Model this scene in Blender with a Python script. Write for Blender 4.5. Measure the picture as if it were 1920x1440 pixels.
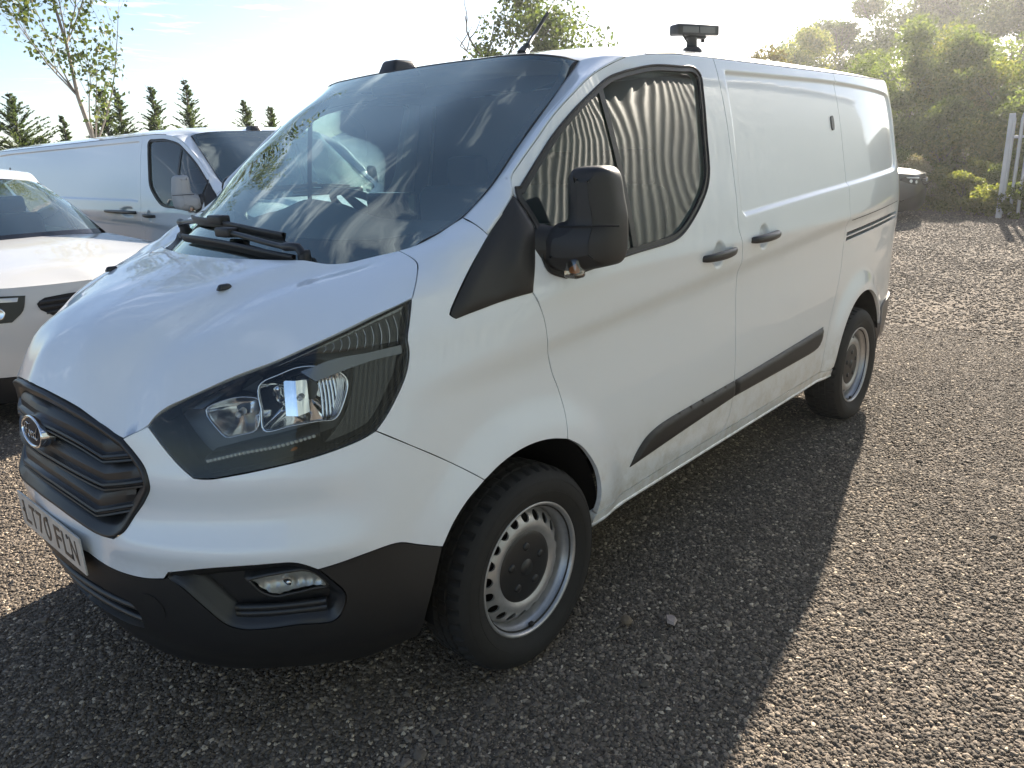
import bpy, bmesh, math, random
import numpy as np
from mathutils import Vector, Matrix
from mathutils.geometry import delaunay_2d_cdt

# ------------------------------------------------------------------ scene, camera, sky, sun
for o in list(bpy.data.objects): bpy.data.objects.remove(o)
scene=bpy.context.scene; COL=scene.collection
cam_d=bpy.data.cameras.new('camera'); cam=bpy.data.objects.new('camera',cam_d); COL.objects.link(cam)
cam_d.sensor_width=36; cam_d.lens=36*1429.65/1920; cam_d.clip_start=.05; cam_d.clip_end=3000
YAW,PITCH,ROLL=math.radians(42.727),math.radians(16.737),math.radians(-2.491)
fw=Vector((-math.cos(YAW)*math.cos(PITCH),-math.sin(YAW)*math.cos(PITCH),-math.sin(PITCH)))
rt=fw.cross(Vector((0,0,1))).normalized(); up=rt.cross(fw)
r2=rt*math.cos(ROLL)+up*math.sin(ROLL); u2=-rt*math.sin(ROLL)+up*math.cos(ROLL)
M=Matrix(((r2.x,u2.x,-fw.x,1.6134),(r2.y,u2.y,-fw.y,2.3945),(r2.z,u2.z,-fw.z,1.598),(0,0,0,1)))
cam.matrix_world=M; scene.camera=cam

SUN=Vector((-2.04,-.477,1.0)).normalized()           # towards the sun
SUN_EL=math.asin(SUN.z); SUN_AZ=math.atan2(SUN.x,SUN.y)   # clockwise from +Y
w=bpy.data.worlds.new('World'); scene.world=w; w.use_nodes=True
nt=w.node_tree; nt.nodes.clear()
def N(tree,t,**k):
    n=tree.nodes.new(t)
    for a,b in k.items(): setattr(n,a,b)
    return n
L=nt.links.new
out=N(nt,'ShaderNodeOutputWorld'); bg=N(nt,'ShaderNodeBackground'); sky=N(nt,'ShaderNodeTexSky')
sky.sky_type='NISHITA'; sky.sun_disc=False; sky.sun_elevation=SUN_EL; sky.sun_rotation=SUN_AZ
sky.air_density=.8; sky.dust_density=.7; sky.ozone_density=1.0; sky.altitude=30
bg.inputs['Strength'].default_value=.058
tc=N(nt,'ShaderNodeTexCoord')
# cloud layer: project the view direction on a flat ceiling
sep=N(nt,'ShaderNodeSeparateXYZ'); L(tc.outputs['Generated'],sep.inputs[0])
mz=N(nt,'ShaderNodeMath',operation='MAXIMUM'); L(sep.outputs['Z'],mz.inputs[0]); mz.inputs[1].default_value=.03
dx=N(nt,'ShaderNodeMath',operation='DIVIDE'); L(sep.outputs['X'],dx.inputs[0]); L(mz.outputs[0],dx.inputs[1])
dy=N(nt,'ShaderNodeMath',operation='DIVIDE'); L(sep.outputs['Y'],dy.inputs[0]); L(mz.outputs[0],dy.inputs[1])
cb=N(nt,'ShaderNodeCombineXYZ'); L(dx.outputs[0],cb.inputs[0]); L(dy.outputs[0],cb.inputs[1])
mp=N(nt,'ShaderNodeMapping'); mp.inputs['Rotation'].default_value=(0,0,.6); mp.inputs['Scale'].default_value=(.75,1.25,1); mp.inputs['Location'].default_value=(3.1,.4,0)
L(cb.outputs[0],mp.inputs[0])
n1=N(nt,'ShaderNodeTexNoise'); n1.inputs['Scale'].default_value=2.3; n1.inputs['Detail'].default_value=9; n1.inputs['Roughness'].default_value=.62; n1.inputs['Distortion'].default_value=.25
L(mp.outputs[0],n1.inputs['Vector'])
cr=N(nt,'ShaderNodeValToRGB'); cr.color_ramp.elements[0].position=.56; cr.color_ramp.elements[1].position=.72
cr.color_ramp.elements[1].color=(.85,.85,.85,1); L(n1.outputs['Fac'],cr.inputs[0])
hz=N(nt,'ShaderNodeMapRange'); hz.inputs['From Min'].default_value=.04; hz.inputs['From Max'].default_value=.22; L(sep.outputs['Z'],hz.inputs[0])
cf=N(nt,'ShaderNodeMath',operation='MULTIPLY'); L(cr.outputs[0],cf.inputs[0]); L(hz.outputs[0],cf.inputs[1])
# sunlit cloud: brighter than the sky behind it
mix=N(nt,'ShaderNodeMix',data_type='RGBA'); L(cf.outputs[0],mix.inputs['Factor']); L(sky.outputs[0],mix.inputs['A'])
cl=N(nt,'ShaderNodeMix',data_type='RGBA',blend_type='ADD'); cl.inputs['Factor'].default_value=1; cl.clamp_result=False
L(sky.outputs[0],cl.inputs['A']); cl.inputs['B'].default_value=(6.0,6.0,6.0,1)
L(cl.outputs['Result'],mix.inputs['B'])
L(mix.outputs['Result'],bg.inputs['Color']); L(bg.outputs[0],out.inputs[0])
sun_d=bpy.data.lights.new('sun','SUN'); sun_d.energy=5.0; sun_d.angle=math.radians(.6); sun_d.color=(1,.90,.76)
sun=bpy.data.objects.new('sun',sun_d); COL.objects.link(sun); sun.rotation_euler=(-SUN).to_track_quat('-Z','Y').to_euler()
vs=scene.view_settings; vs.view_transform='Standard'; vs.look='None'; vs.exposure=1.8; vs.gamma=1; vs.use_curve_mapping=False
scene.render.engine='CYCLES'; scene.cycles.max_bounces=7; scene.cycles.volume_bounces=0; scene.cycles.transparent_max_bounces=16
scene.cycles.caustics_reflective=False; scene.cycles.caustics_refractive=False
scene.render.resolution_x=1024; scene.render.resolution_y=768
random.seed(4); RNG=np.random.default_rng(4)

# ------------------------------------------------------------------ materials
MATS={}
def mat(name,col,rough=.5,metal=0,coat=0,spec=.5,bump=None,var=None,coat_rough=.03):
    """bump=(scale,strength,distance)  var=(scale,amount)"""
    m=bpy.data.materials.new(name); m.use_nodes=True; t=m.node_tree; b=t.nodes['Principled BSDF']
    b.inputs['Base Color'].default_value=(*col,1); b.inputs['Roughness'].default_value=rough; b.inputs['Metallic'].default_value=metal
    b.inputs['Coat Weight'].default_value=coat; b.inputs['Coat Roughness'].default_value=coat_rough; b.inputs['Specular IOR Level'].default_value=spec
    if bump or var: co=N(t,'ShaderNodeTexCoord')
    if var:
        n=N(t,'ShaderNodeTexNoise'); n.inputs['Scale'].default_value=var[0]; n.inputs['Detail'].default_value=6
        t.links.new(co.outputs['Object'],n.inputs['Vector'])
        mx=N(t,'ShaderNodeMix',data_type='RGBA'); t.links.new(n.outputs['Fac'],mx.inputs['Factor'])
        a=var[1]; mx.inputs['A'].default_value=(*[c*(1-a) for c in col],1); mx.inputs['B'].default_value=(*[min(1,c*(1+a)) for c in col],1)
        t.links.new(mx.outputs['Result'],b.inputs['Base Color'])
    if bump:
        n=N(t,'ShaderNodeTexNoise'); n.inputs['Scale'].default_value=bump[0]; n.inputs['Detail'].default_value=3
        t.links.new(co.outputs['Object'],n.inputs['Vector'])
        bp=N(t,'ShaderNodeBump'); bp.inputs['Strength'].default_value=bump[1]; bp.inputs['Distance'].default_value=bump[2]
        t.links.new(n.outputs['Fac'],bp.inputs['Height']); t.links.new(bp.outputs[0],b.inputs['Normal'])
    MATS[name]=m; return m
def glass(name,tint,ior=1.5,extra=0.0,rough=0.0,refl=(1,1,1)):
    """single pane: Fresnel mirror over a tinted clear sheet"""
    m=bpy.data.materials.new(name); m.use_nodes=True; t=m.node_tree; t.nodes.clear()
    o=N(t,'ShaderNodeOutputMaterial'); mx=N(t,'ShaderNodeMixShader'); tr=N(t,'ShaderNodeBsdfTransparent'); gl=N(t,'ShaderNodeBsdfGlossy')
    tr.inputs[0].default_value=(*tint,1); gl.inputs['Roughness'].default_value=rough; gl.inputs['Color'].default_value=(*refl,1)
    fr=N(t,'ShaderNodeFresnel'); fr.inputs[0].default_value=ior
    ad=N(t,'ShaderNodeMath',operation='ADD'); ad.use_clamp=True; t.links.new(fr.outputs[0],ad.inputs[0]); ad.inputs[1].default_value=extra
    t.links.new(ad.outputs[0],mx.inputs[0]); t.links.new(tr.outputs[0],mx.inputs[1]); t.links.new(gl.outputs[0],mx.inputs[2]); t.links.new(mx.outputs[0],o.inputs[0])
    MATS[name]=m; return m
def paint(name,col,dirt=0.0):
    m=mat(name,col,.32,0,1.0,.5); t=m.node_tree; b=t.nodes['Principled BSDF']
    co=N(t,'ShaderNodeTexCoord'); l=t.links.new
    # orange-peel so that reflections are not mirror perfect
    n=N(t,'ShaderNodeTexNoise'); n.inputs['Scale'].default_value=9; n.inputs['Detail'].default_value=2; l(co.outputs['Object'],n.inputs['Vector'])
    bp=N(t,'ShaderNodeBump'); bp.inputs['Strength'].default_value=.008; bp.inputs['Distance'].default_value=.05; l(n.outputs['Fac'],bp.inputs['Height'])
    l(bp.outputs[0],b.inputs['Normal']); l(bp.outputs[0],b.inputs['Coat Normal'])
    if dirt:
        # road film thrown up from the wheels: dusty splashes that thin out above the sills
        sp=N(t,'ShaderNodeSeparateXYZ'); l(co.outputs['Object'],sp.inputs[0])
        g=N(t,'ShaderNodeMapRange'); g.inputs['From Min'].default_value=.66; g.inputs['From Max'].default_value=.30; l(sp.outputs['Z'],g.inputs[0])
        n2=N(t,'ShaderNodeTexNoise'); n2.inputs['Scale'].default_value=14; n2.inputs['Detail'].default_value=8; n2.inputs['Roughness'].default_value=.75; l(co.outputs['Object'],n2.inputs['Vector'])
        r=N(t,'ShaderNodeMapRange'); r.inputs['From Min'].default_value=.42; r.inputs['From Max'].default_value=.66; l(n2.outputs['Fac'],r.inputs[0])
        mu=N(t,'ShaderNodeMath',operation='MULTIPLY'); l(g.outputs[0],mu.inputs[0]); l(r.outputs[0],mu.inputs[1])
        m2=N(t,'ShaderNodeMath',operation='MULTIPLY'); l(mu.outputs[0],m2.inputs[0]); m2.inputs[1].default_value=dirt
        mx=N(t,'ShaderNodeMix',data_type='RGBA'); l(m2.outputs[0],mx.inputs['Factor']); mx.inputs['A'].default_value=(*col,1); mx.inputs['B'].default_value=(.36,.31,.21,1)
        l(mx.outputs['Result'],b.inputs['Base Color'])
        cw=N(t,'ShaderNodeMath',operation='MULTIPLY_ADD'); l(m2.outputs[0],cw.inputs[0]); cw.inputs[1].default_value=-.8; cw.inputs[2].default_value=1; l(cw.outputs[0],b.inputs['Coat Weight'])
    return m
WHITE=paint('white_paint',(.80,.835,.875),.75)
WHITE2=paint('white_paint_clean',(.60,.595,.58))
BLACKP=mat('black_plastic',(.014,.014,.015),.50,bump=(900,.25,.0006))
BLACKS=mat('satin_black_plastic',(.020,.021,.023),.38,bump=(700,.12,.0005))
GLOSSB=mat('gloss_black',(.008,.008,.009),.08)
RUBBER=mat('tyre_rubber',(.014,.0135,.013),.80,bump=(260,.35,.0012),var=(30,.35))
SILVER=mat('silver_wheel_paint',(.42,.42,.43),.36,.55,var=(60,.18))
CHROME=mat('chrome',(.82,.83,.85),.06,1)
CHROME2=mat('reflector_silver',(.72,.73,.75),.16,1)
DARKIN=mat('dark_cavity',(.012,.012,.013),.9)
LAMPIN=mat('lamp_housing_dark',(.025,.028,.034),.30)
AMBER=mat('amber_lens',(.45,.14,.02),.2)
WGLASS=glass('windscreen_glass',(.80,.95,.93),1.52,.27,0,(.92,1,.90))
SGLASS=glass('door_glass',(.72,.90,.85),1.52,.035)
LENS=glass('lamp_lens',(.93,.95,.96),1.40,.0)
FRIT=mat('screen_black_border',(.010,.011,.014),.12,coat=.6)
DASH=mat('dashboard_plastic',(.075,.082,.088),.62,bump=(400,.2,.001))
SEAT=mat('seat_cloth',(.045,.047,.052),.9,bump=(500,.3,.001))
LINER=mat('cab_lining',(.22,.225,.23),.85)
PLATE=mat('number_plate_white',(.50,.49,.46),.35,coat=.3,var=(18,.3))
INK=mat('plate_ink',(.01,.01,.012),.4)
UNDER=mat('underbody_dark',(.009,.009,.009),.95,spec=.1)
LED=mat('led_strip_clear',(.75,.74,.70),.15,.3)
# ---------- small numeric kit ----------
def spl(xs, ys):
    """natural cubic spline; ys may be (n,) or (n,k)"""
    xs=np.asarray(xs,float); ys=np.asarray(ys,float); n=len(xs); h=np.diff(xs)
    A=np.zeros((n,n)); B=np.zeros((n,)+ys.shape[1:]); A[0,0]=A[-1,-1]=1
    for i in range(1,n-1):
        A[i,i-1]=h[i-1]; A[i,i]=2*(h[i-1]+h[i]); A[i,i+1]=h[i]
        B[i]=6*((ys[i+1]-ys[i])/h[i]-(ys[i]-ys[i-1])/h[i-1])
    M=np.linalg.solve(A,B)
    def f(x):
        x=np.asarray(x,float); i=np.clip(np.searchsorted(xs,x)-1,0,n-2)
        xc=np.clip(x,xs[0],xs[-1]); a=xs[i+1]-xc; b=xc-xs[i]; hh=h[i]
        if ys.ndim>1: a,b,hh=a[...,None],b[...,None],hh[...,None]
        return (M[i]*a**3+M[i+1]*b**3)/(6*hh)+(ys[i]/hh-M[i]*hh/6)*a+(ys[i+1]/hh-M[i+1]*hh/6)*b
    return f
def sstep(a,b,x):
    t=np.clip((np.asarray(x,float)-a)/(b-a),0,1); return t*t*(3-2*t)
def tps(pts, lam=1e-5):
    """thin plate height field through (u,v,h) points"""
    P=np.asarray(pts,float); n=len(P)
    def U(r2): return np.where(r2>1e-12, r2*np.log(r2+1e-300)*.5, 0)
    d=P[:,None,:2]-P[None,:,:2]; K=U((d**2).sum(-1))+lam*np.eye(n)
    Q=np.c_[np.ones(n),P[:,:2]]; L=np.zeros((n+3,n+3)); L[:n,:n]=K; L[:n,n:]=Q; L[n:,:n]=Q.T
    w=np.linalg.solve(L,np.r_[P[:,2],0,0,0])
    def f(u,v):
        u=np.asarray(u,float); v=np.asarray(v,float)
        r2=(u[...,None]-P[:,0])**2+(v[...,None]-P[:,1])**2
        return U(r2)@w[:n]+w[n]+w[n+1]*u+w[n+2]*v
    return f
# ---------- the belt: sides and nose of the van as one swept skin ----------
# s = -x along the side (front axle at s=0), running on round the nose to its centre
REF=[(-3.95,.45),(-3.945,.62),(-3.915,.74),(-3.84,.82),(-3.72,.872),(-3.5,.914),(-3.2,.938),(-2.6,.954),(-1.8,.958),(-1.0,.957),(-.4,.957),(0,.957),(.2,.957),(.32,.953),(.43,.940),(.53,.912),(.63,.862),(.72,.795),(.80,.717),(.87,.625),(.93,.52),(.975,.41),(1.004,.30),(1.022,.18),(1.031,.06),(1.033,0),(1.031,-.06),(1.022,-.18)]
_r=np.array(REF); _d=np.r_[0,np.cumsum(np.linalg.norm(np.diff(_r,axis=0),axis=1))]
_k=11; REFS=-(_d-_d[_k])            # s, 0 at the front axle, decreasing towards the nose
_ref=spl(REFS[::-1],_r[::-1])
S_NOSE=float(REFS[25]); S_REAR=float(REFS[0])
ZL=[.16,.22,.28,.33,.40,.50,.60,.75,.90,1.05,1.15,1.25,1.40,1.55,1.70,1.82,1.90,1.96,2.02]
SIDE=[-.09,-.07,-.05,-.032,-.014,-.004,0,0,.001,.005,.010,.008,-.012,-.040,-.068,-.096,-.119,-.144,-.18]
# station s : offsets for the z levels above
OFF={
 4.3:[v*1.0 for v in SIDE],
 3.0:SIDE, 1.35:SIDE,1.0:SIDE[:13]+[-.043,-.074,-.104,-.127,-.15,-.185], .6:SIDE[:12]+[-.017,-.052,-.092,-.128,-.150,-.172,-.2],
 .30:[-.09,-.07,-.05,-.032,-.014,-.004,0,0,.001,.005,.009,.002,-.030,-.078,-.128,-.160,-.180,-.2,-.22],
 .10:[-.09,-.07,-.05,-.032,-.014,-.004,0,0,0,.001,-.001,-.012,-.058,-.120,-.175,-.21,-.23,-.25,-.27],
 -.10:[-.10,-.08,-.055,-.034,-.014,-.004,0,0,-.001,-.006,-.016,-.036,-.098,-.17,-.2,-.23,-.25,-.27,-.29],
 -.30:[-.12,-.09,-.06,-.034,-.012,-.002,0,-.001,-.006,-.018,-.036,-.062,-.13,-.20,-.26,-.3,-.32,-.34,-.36],
 -.50:[-.17,-.11,-.07,-.034,-.010,0,0,-.004,-.016,-.040,-.065,-.100,-.18,-.26,-.33,-.37,-.39,-.41,-.43],
 -.75:[-.20,-.13,-.075,-.035,-.008,.004,.004,-.006,-.028,-.066,-.105,-.15,-.24,-.33,-.41,-.46,-.48,-.5,-.52],
 -1.0:[-.20,-.12,-.070,-.032,-.006,.006,.008,-.004,-.032,-.078,-.125,-.18,-.28,-.37,-.45,-.5,-.52,-.54,-.56],
 -1.25:[-.18,-.11,-.075,-.045,-.016,.006,.010,0,-.020,-.060,-.11,-.17,-.28,-.37,-.45,-.5,-.52,-.54,-.56],
 -1.66:[-.17,-.105,-.075,-.048,-.018,.006,.010,.002,-.006,-.020,-.07,-.15,-.27,-.37,-.45,-.5,-.52,-.54,-.56],
 -1.85:[-.17,-.105,-.075,-.048,-.018,.006,.010,.002,-.006,-.020,-.07,-.15,-.27,-.37,-.45,-.5,-.52,-.54,-.56]}
_ss=sorted(OFF); _tab=np.array([OFF[k] for k in _ss])     # (S,Z)
_GS=np.linspace(_ss[0],_ss[-1],300); _GZ=np.linspace(.16,2.02,260)
_grid=spl(ZL,spl(_ss,_tab)(_GS).T)(_GZ).T                # (300,260)
_fz=None
def off(s,z):
    s=np.asarray(s,float); z=np.asarray(z,float)
    a=np.clip((s-_GS[0])/(_GS[1]-_GS[0]),1,len(_GS)-3.001); b=np.clip((z-.16)/(_GZ[1]-_GZ[0]),1,len(_GZ)-3.001)
    i=a.astype(int); j=b.astype(int); u=a-i; v=b-j
    def w(t): return [((-.5*t+1)*t-.5)*t, (1.5*t-2.5)*t*t+1, ((-1.5*t+2)*t+.5)*t, (.5*t-.5)*t*t]
    wu,wv=w(u),w(v); o=0
    for m in range(4):
        for n in range(4): o=o+wu[m]*wv[n]*_grid[i+m-1,j+n-1]
    return o
ARCH_F=(0.0,.365,.385); ARCH_R=(-2.933,.365,.385)
SWAGE=lambda x: 1.045-.060*x           # crease height along the side
def relief(s,z):
    """pressed-in shapes: wheel arch swellings, crease under the handles, panel recess"""
    x=-s; d=0
    for cx,cz,r in (ARCH_F,ARCH_R):
        q=np.hypot((x-cx)*1.0,(z-cz)*1.0)
        d=d+.026*(1-sstep(r+.015,r+.16,q))*sstep(cz-.25,cz+.12,z)
    # body side falls away under the crease and comes out again at the moulding
    m=sstep(-.55,-.1,s)*(1-sstep(3.35,3.75,s))
    zc=SWAGE(x)
    d=d+m*(-.016*sstep(zc+.012,zc-.05,z)*(1-sstep(zc-.06,zc-.42,z)) )
    # bumper: ledge above the fog lamps with a hollow above it
    b=sstep(-.48,-.72,s)*(1-sstep(-1.20,-1.36,s))
    d=d+b*(.015*np.exp(-((z-.655)/.034)**2)-.013*np.exp(-((z-.755)/.048)**2)+.004*np.exp(-((z-.84)/.03)**2))
    # shoulder ridge from the lamp along the doors
    zs=1.150+.085*np.clip(s+.39,0,.9)-.01*np.clip(s-.5,0,3)
    d=d+.0055*np.exp(-((z-zs)/.026)**2)*sstep(-.46,-.36,s)*(1-sstep(3.3,3.7,s))
    return d
def belt(s,z,disp=0.0,rel=True):
    s=np.asarray(s,float); z=np.asarray(z,float)
    p=_ref(s); e=1e-3; t=_ref(s+e)-_ref(s-e); t=t/np.linalg.norm(t,axis=-1,keepdims=True)
    n=np.stack([t[...,1],-t[...,0]],-1)          # outward: s grows towards the rear
    o=off(s,z)+disp+(relief(s,z) if rel else 0)
    q=p+n*np.asarray(o)[...,None]
    return np.concatenate([q,z[...,None]],-1)
OUT={
 'hl_top':[(-1.134, 0.978), (-1.114, 1.001), (-1.037, 1.04), (-0.934, 1.079), (-0.778, 1.125), (-0.677, 1.158), (-0.57, 1.191), (-0.46, 1.224), (-0.347, 1.254)],
 'hl_rear':[(-0.347, 1.254), (-0.375, 1.191), (-0.392, 1.153), (-0.392, 1.121), (-0.412, 1.069), (-0.452, 1.012), (-0.489, 0.968), (-0.52, 0.939)],
 'hl_bot':[(-0.52, 0.939), (-0.557, 0.925), (-0.615, 0.91), (-0.708, 0.891), (-0.797, 0.877), (-0.89, 0.863), (-0.961, 0.854), (-1.0, 0.856)],
 'hl_in':[(-1.0, 0.856), (-1.035, 0.881), (-1.076, 0.919), (-1.117, 0.962), (-1.134, 0.978)],
 'gr_right':[(-1.213, 0.944), (-1.173, 0.91), (-1.14, 0.872), (-1.128, 0.829), (-1.154, 0.789), (-1.199, 0.739), (-1.23, 0.696), (-1.258, 0.677)],
 'bump_seam':[(-0.52, 0.939), (-0.429, 0.881), (-0.3, 0.791), (-0.212, 0.72)],
 'white_low_b':[(-0.709, 0.599), (-0.671, 0.605), (-0.585, 0.62), (-0.517, 0.626), (-0.488, 0.623), (-0.447, 0.606), (-0.377, 0.579)],
 'white_low_a':[(-1.407, 0.594), (-1.328, 0.577), (-1.258, 0.57), (-1.181, 0.57), (-1.12, 0.578)],
 'fog':[(-1.102, 0.599), (-0.967, 0.624), (-0.83, 0.633), (-0.765, 0.63), (-0.737, 0.617), (-0.709, 0.599), (-0.679, 0.564), (-0.65, 0.523), (-0.648, 0.498), (-0.666, 0.456), (-0.689, 0.438), (-0.775, 0.442), (-0.861, 0.436), (-0.924, 0.436), (-0.966, 0.451), (-1.009, 0.495), (-1.069, 0.557), (-1.11, 0.583)],
 'foglamp':[(-0.884, 0.578), (-0.823, 0.588), (-0.732, 0.588), (-0.695, 0.545), (-0.72, 0.544), (-0.783, 0.536), (-0.826, 0.532), (-0.859, 0.547)],
 'fseam':[(0.056, 1.211), (0.074, 1.179), (0.096, 1.127), (0.11, 1.054), (0.129, 0.999), (0.144, 0.944), (0.17, 0.882), (0.181, 0.823), (0.174, 0.769), (0.166, 0.726)],
 'door_front':[(0.089, 1.486), (0.104, 1.445), (0.12, 1.404), (0.12, 1.384), (0.099, 1.325), (0.078, 1.266), (0.056, 1.211)],
 'dseam':[(0.089, 1.486), (0.1, 1.533), (0.143, 1.571), (0.235, 1.641), (0.326, 1.713), (0.418, 1.771), (0.524, 1.829), (0.629, 1.868), (0.737, 1.899), (0.866, 1.916), (1.073, 1.928), (1.326, 1.929)],
 'win':[(0.719, 1.853), (0.881, 1.877), (1.05, 1.881), (1.15, 1.88), (1.184, 1.853), (1.177, 1.787), (1.155, 1.644), (1.137, 1.513), (1.105, 1.45), (1.039, 1.389), (0.963, 1.337), (0.89, 1.298), (0.824, 1.28), (0.538, 1.263), (0.202, 1.233)],
 'win_a':[(0.119, 1.504), (0.229, 1.594), (0.307, 1.656), (0.401, 1.719), (0.505, 1.776), (0.614, 1.827), (0.719, 1.853)],
 'sail':[(-0.233, 1.183), (-0.249, 1.196), (-0.241, 1.208), (-0.145, 1.302), (-0.043, 1.384), (0.091, 1.49)],
 'sail_b':[(0.056, 1.211), (-0.045, 1.205), (-0.147, 1.194), (-0.233, 1.183)],
 'recess':[(1.362, 1.88), (1.84, 1.881), (2.545, 1.883), (3.252, 1.867), (3.549, 1.853), (3.753, 1.807), (3.777, 1.73), (3.602, 1.49), (3.422, 1.405), (2.152, 1.353), (1.36, 1.315), (1.319, 1.402), (1.341, 1.677), (1.353, 1.831)],
 'mould':[(0.56, 0.487), (0.598, 0.53), (0.635, 0.56), (0.677, 0.579), (0.75, 0.595), (0.847, 0.604), (1.335, 0.62), (2.366, 0.664), (2.354, 0.612), (2.295, 0.558), (2.192, 0.543), (1.346, 0.544), (0.937, 0.514)],
 'rail_a':[(2.627, 1.126), (3.633, 1.167), (3.652, 1.145), (2.634, 1.106)],
 'rail_b':[(2.628, 1.098), (3.665, 1.134), (3.736, 1.105), (2.634, 1.081)],
 'hdl_f':[(1.02, 1.189), (1.28, 1.189)],
 'hdl_s':[(1.423, 1.217), (1.673, 1.22)],
 'lock':[(2.469, 1.712), (2.529, 1.712), (2.515, 1.65), (2.455, 1.65)],
 'main_refl':[(-0.824, 1.066), (-0.761, 1.093), (-0.702, 1.108), (-0.637, 1.105), (-0.589, 1.09), (-0.568, 1.065), (-0.587, 1.014), (-0.617, 0.975), (-0.662, 0.973), (-0.737, 0.967), (-0.816, 0.959), (-0.819, 1.005)],
 'small_refl':[(-0.986, 1.009), (-0.928, 1.034), (-0.867, 1.041), (-0.823, 1.032), (-0.825, 0.992), (-0.836, 0.961), (-0.885, 0.949), (-0.926, 0.944), (-0.949, 0.962)],
 'drl':[(-0.975, 0.894), (-0.873, 0.915), (-0.775, 0.928), (-0.681, 0.945), (-0.683, 0.934), (-0.776, 0.916), (-0.874, 0.902), (-0.969, 0.886)],
 'brow':[(-0.706, 1.145), (-0.571, 1.186), (-0.462, 1.216), (-0.36, 1.246), (-0.374, 1.2), (-0.396, 1.15), (-0.49, 1.143), (-0.581, 1.136), (-0.654, 1.138)]}
# ------------------------------------------------------------------ mesh helpers
def link(o,parent=None):
    COL.objects.link(o)
    if parent is not None: o.parent=parent
    return o
def mk(name,verts,faces,m,parent=None,smooth=True):
    me=bpy.data.meshes.new(name); me.from_pydata([tuple(map(float,v)) for v in verts],[],[tuple(int(i) for i in f) for f in faces]); me.update()
    if smooth: me.polygons.foreach_set('use_smooth',[True]*len(me.polygons))
    if m is not None: me.materials.append(m)
    return link(bpy.data.objects.new(name,me),parent)
def empty(name,loc=(0,0,0),rz=0,label=None,cat=None,group=None):
    o=bpy.data.objects.new(name,None); o.location=loc; o.rotation_euler=(0,0,rz); o.empty_display_size=.2; COL.objects.link(o)
    return tag(o,label,cat,group)
def tag(o,label=None,cat=None,group=None,kind=None):
    for k,v in (('label',label),('category',cat),('group',group),('kind',kind)):
        if v: o[k]=v
    return o
def mirror(o,parent=None):
    """the same part on the other side of the vehicle (children too)"""
    me=o.data.copy(); n=len(me.vertices); c=np.empty(n*3); me.vertices.foreach_get('co',c); c=c.reshape(-1,3); c[:,1]*=-1
    me.vertices.foreach_set('co',c.ravel()); me.flip_normals(); me.update()
    q=bpy.data.objects.new(o.name.split('.')[0],me); link(q,parent if parent is not None else o.parent)
    for ch in list(o.children): mirror(ch,q)
    return q
def mirror_join(o):
    """complete a half that ends on the centre line"""
    bm=bmesh.new(); bm.from_mesh(o.data)
    g=bmesh.ops.duplicate(bm,geom=bm.verts[:]+bm.edges[:]+bm.faces[:])
    for v in [e for e in g['geom'] if isinstance(e,bmesh.types.BMVert)]: v.co.y*=-1
    bmesh.ops.reverse_faces(bm,faces=[e for e in g['geom'] if isinstance(e,bmesh.types.BMFace)])
    bmesh.ops.remove_doubles(bm,verts=[v for v in bm.verts if abs(v.co.y)<.0015],dist=.003)
    bm.to_mesh(o.data); bm.free(); return o
def crv(pts,d=.015,closed=False):
    """Catmull-Rom through points, about d between samples"""
    P=np.asarray(pts,float); n=len(P); out=[]
    if n==2 and not closed:
        k=max(1,int(np.linalg.norm(P[1]-P[0])/d)); return [P[0]+(P[1]-P[0])*i/k for i in range(k+1)]
    rng=range(n if closed else n-1)
    for i in rng:
        p1,p2=P[i],P[(i+1)%n]
        p0=P[(i-1)%n] if (closed or i>0) else 2*p1-p2
        p3=P[(i+2)%n] if (closed or i<n-2) else 2*p2-p1
        t0=0; t1=t0+max(1e-6,np.linalg.norm(p1-p0))**.5; t2=t1+max(1e-6,np.linalg.norm(p2-p1))**.5; t3=t2+max(1e-6,np.linalg.norm(p3-p2))**.5
        k=max(1,int(np.ceil(np.linalg.norm(p2-p1)/d)))
        for j in range(k):
            t=t1+(t2-t1)*j/k
            a1=(t1-t)/(t1-t0)*p0+(t-t0)/(t1-t0)*p1; a2=(t2-t)/(t2-t1)*p1+(t-t1)/(t2-t1)*p2; a3=(t3-t)/(t3-t2)*p2+(t-t2)/(t3-t2)*p3
            b1=(t2-t)/(t2-t0)*a1+(t-t0)/(t2-t0)*a2; b2=(t3-t)/(t3-t1)*a2+(t-t1)/(t3-t1)*a3
            out.append((t2-t)/(t2-t1)*b1+(t-t1)/(t2-t1)*b2)
    if not closed: out.append(P[-1])
    return out
def loop(*segs,d=.015):
    """closed outline from curve segments, each a list of points; corners where they join"""
    o=[]
    for s in segs:
        c=crv(s,d) if len(s)>1 else [np.asarray(s[0],float)]
        if o and np.linalg.norm(np.asarray(c[0])-o[-1])<1e-3: c=c[1:]
        o+=[np.asarray(p,float) for p in c]
    if np.linalg.norm(o[0]-o[-1])<1e-3: o=o[:-1]
    return np.array(o)
def inside(P,poly):
    x,y=P[:,0],P[:,1]; r=np.zeros(len(P),bool); a=poly; b=np.roll(poly,-1,0)
    for (x1,y1),(x2,y2) in zip(a,b):
        if y1==y2: continue
        c=((y1>y)!=(y2>y))&(x<(x2-x1)*(y-y1)/(y2-y1)+x1); r^=c
    return r
def edist(P,poly):
    d=np.full(len(P),9.)
    for a,b in zip(poly,np.roll(poly,-1,0)):
        ab=b-a; t=np.clip(((P-a)@ab)/max(ab@ab,1e-12),0,1); d=np.minimum(d,np.hypot(*(P-(a+t[:,None]*ab)).T))
    return d
def area(p): x,y=p[:,0],p[:,1]; return .5*np.sum(x*np.roll(y,-1)-np.roll(x,-1)*y)
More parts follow.
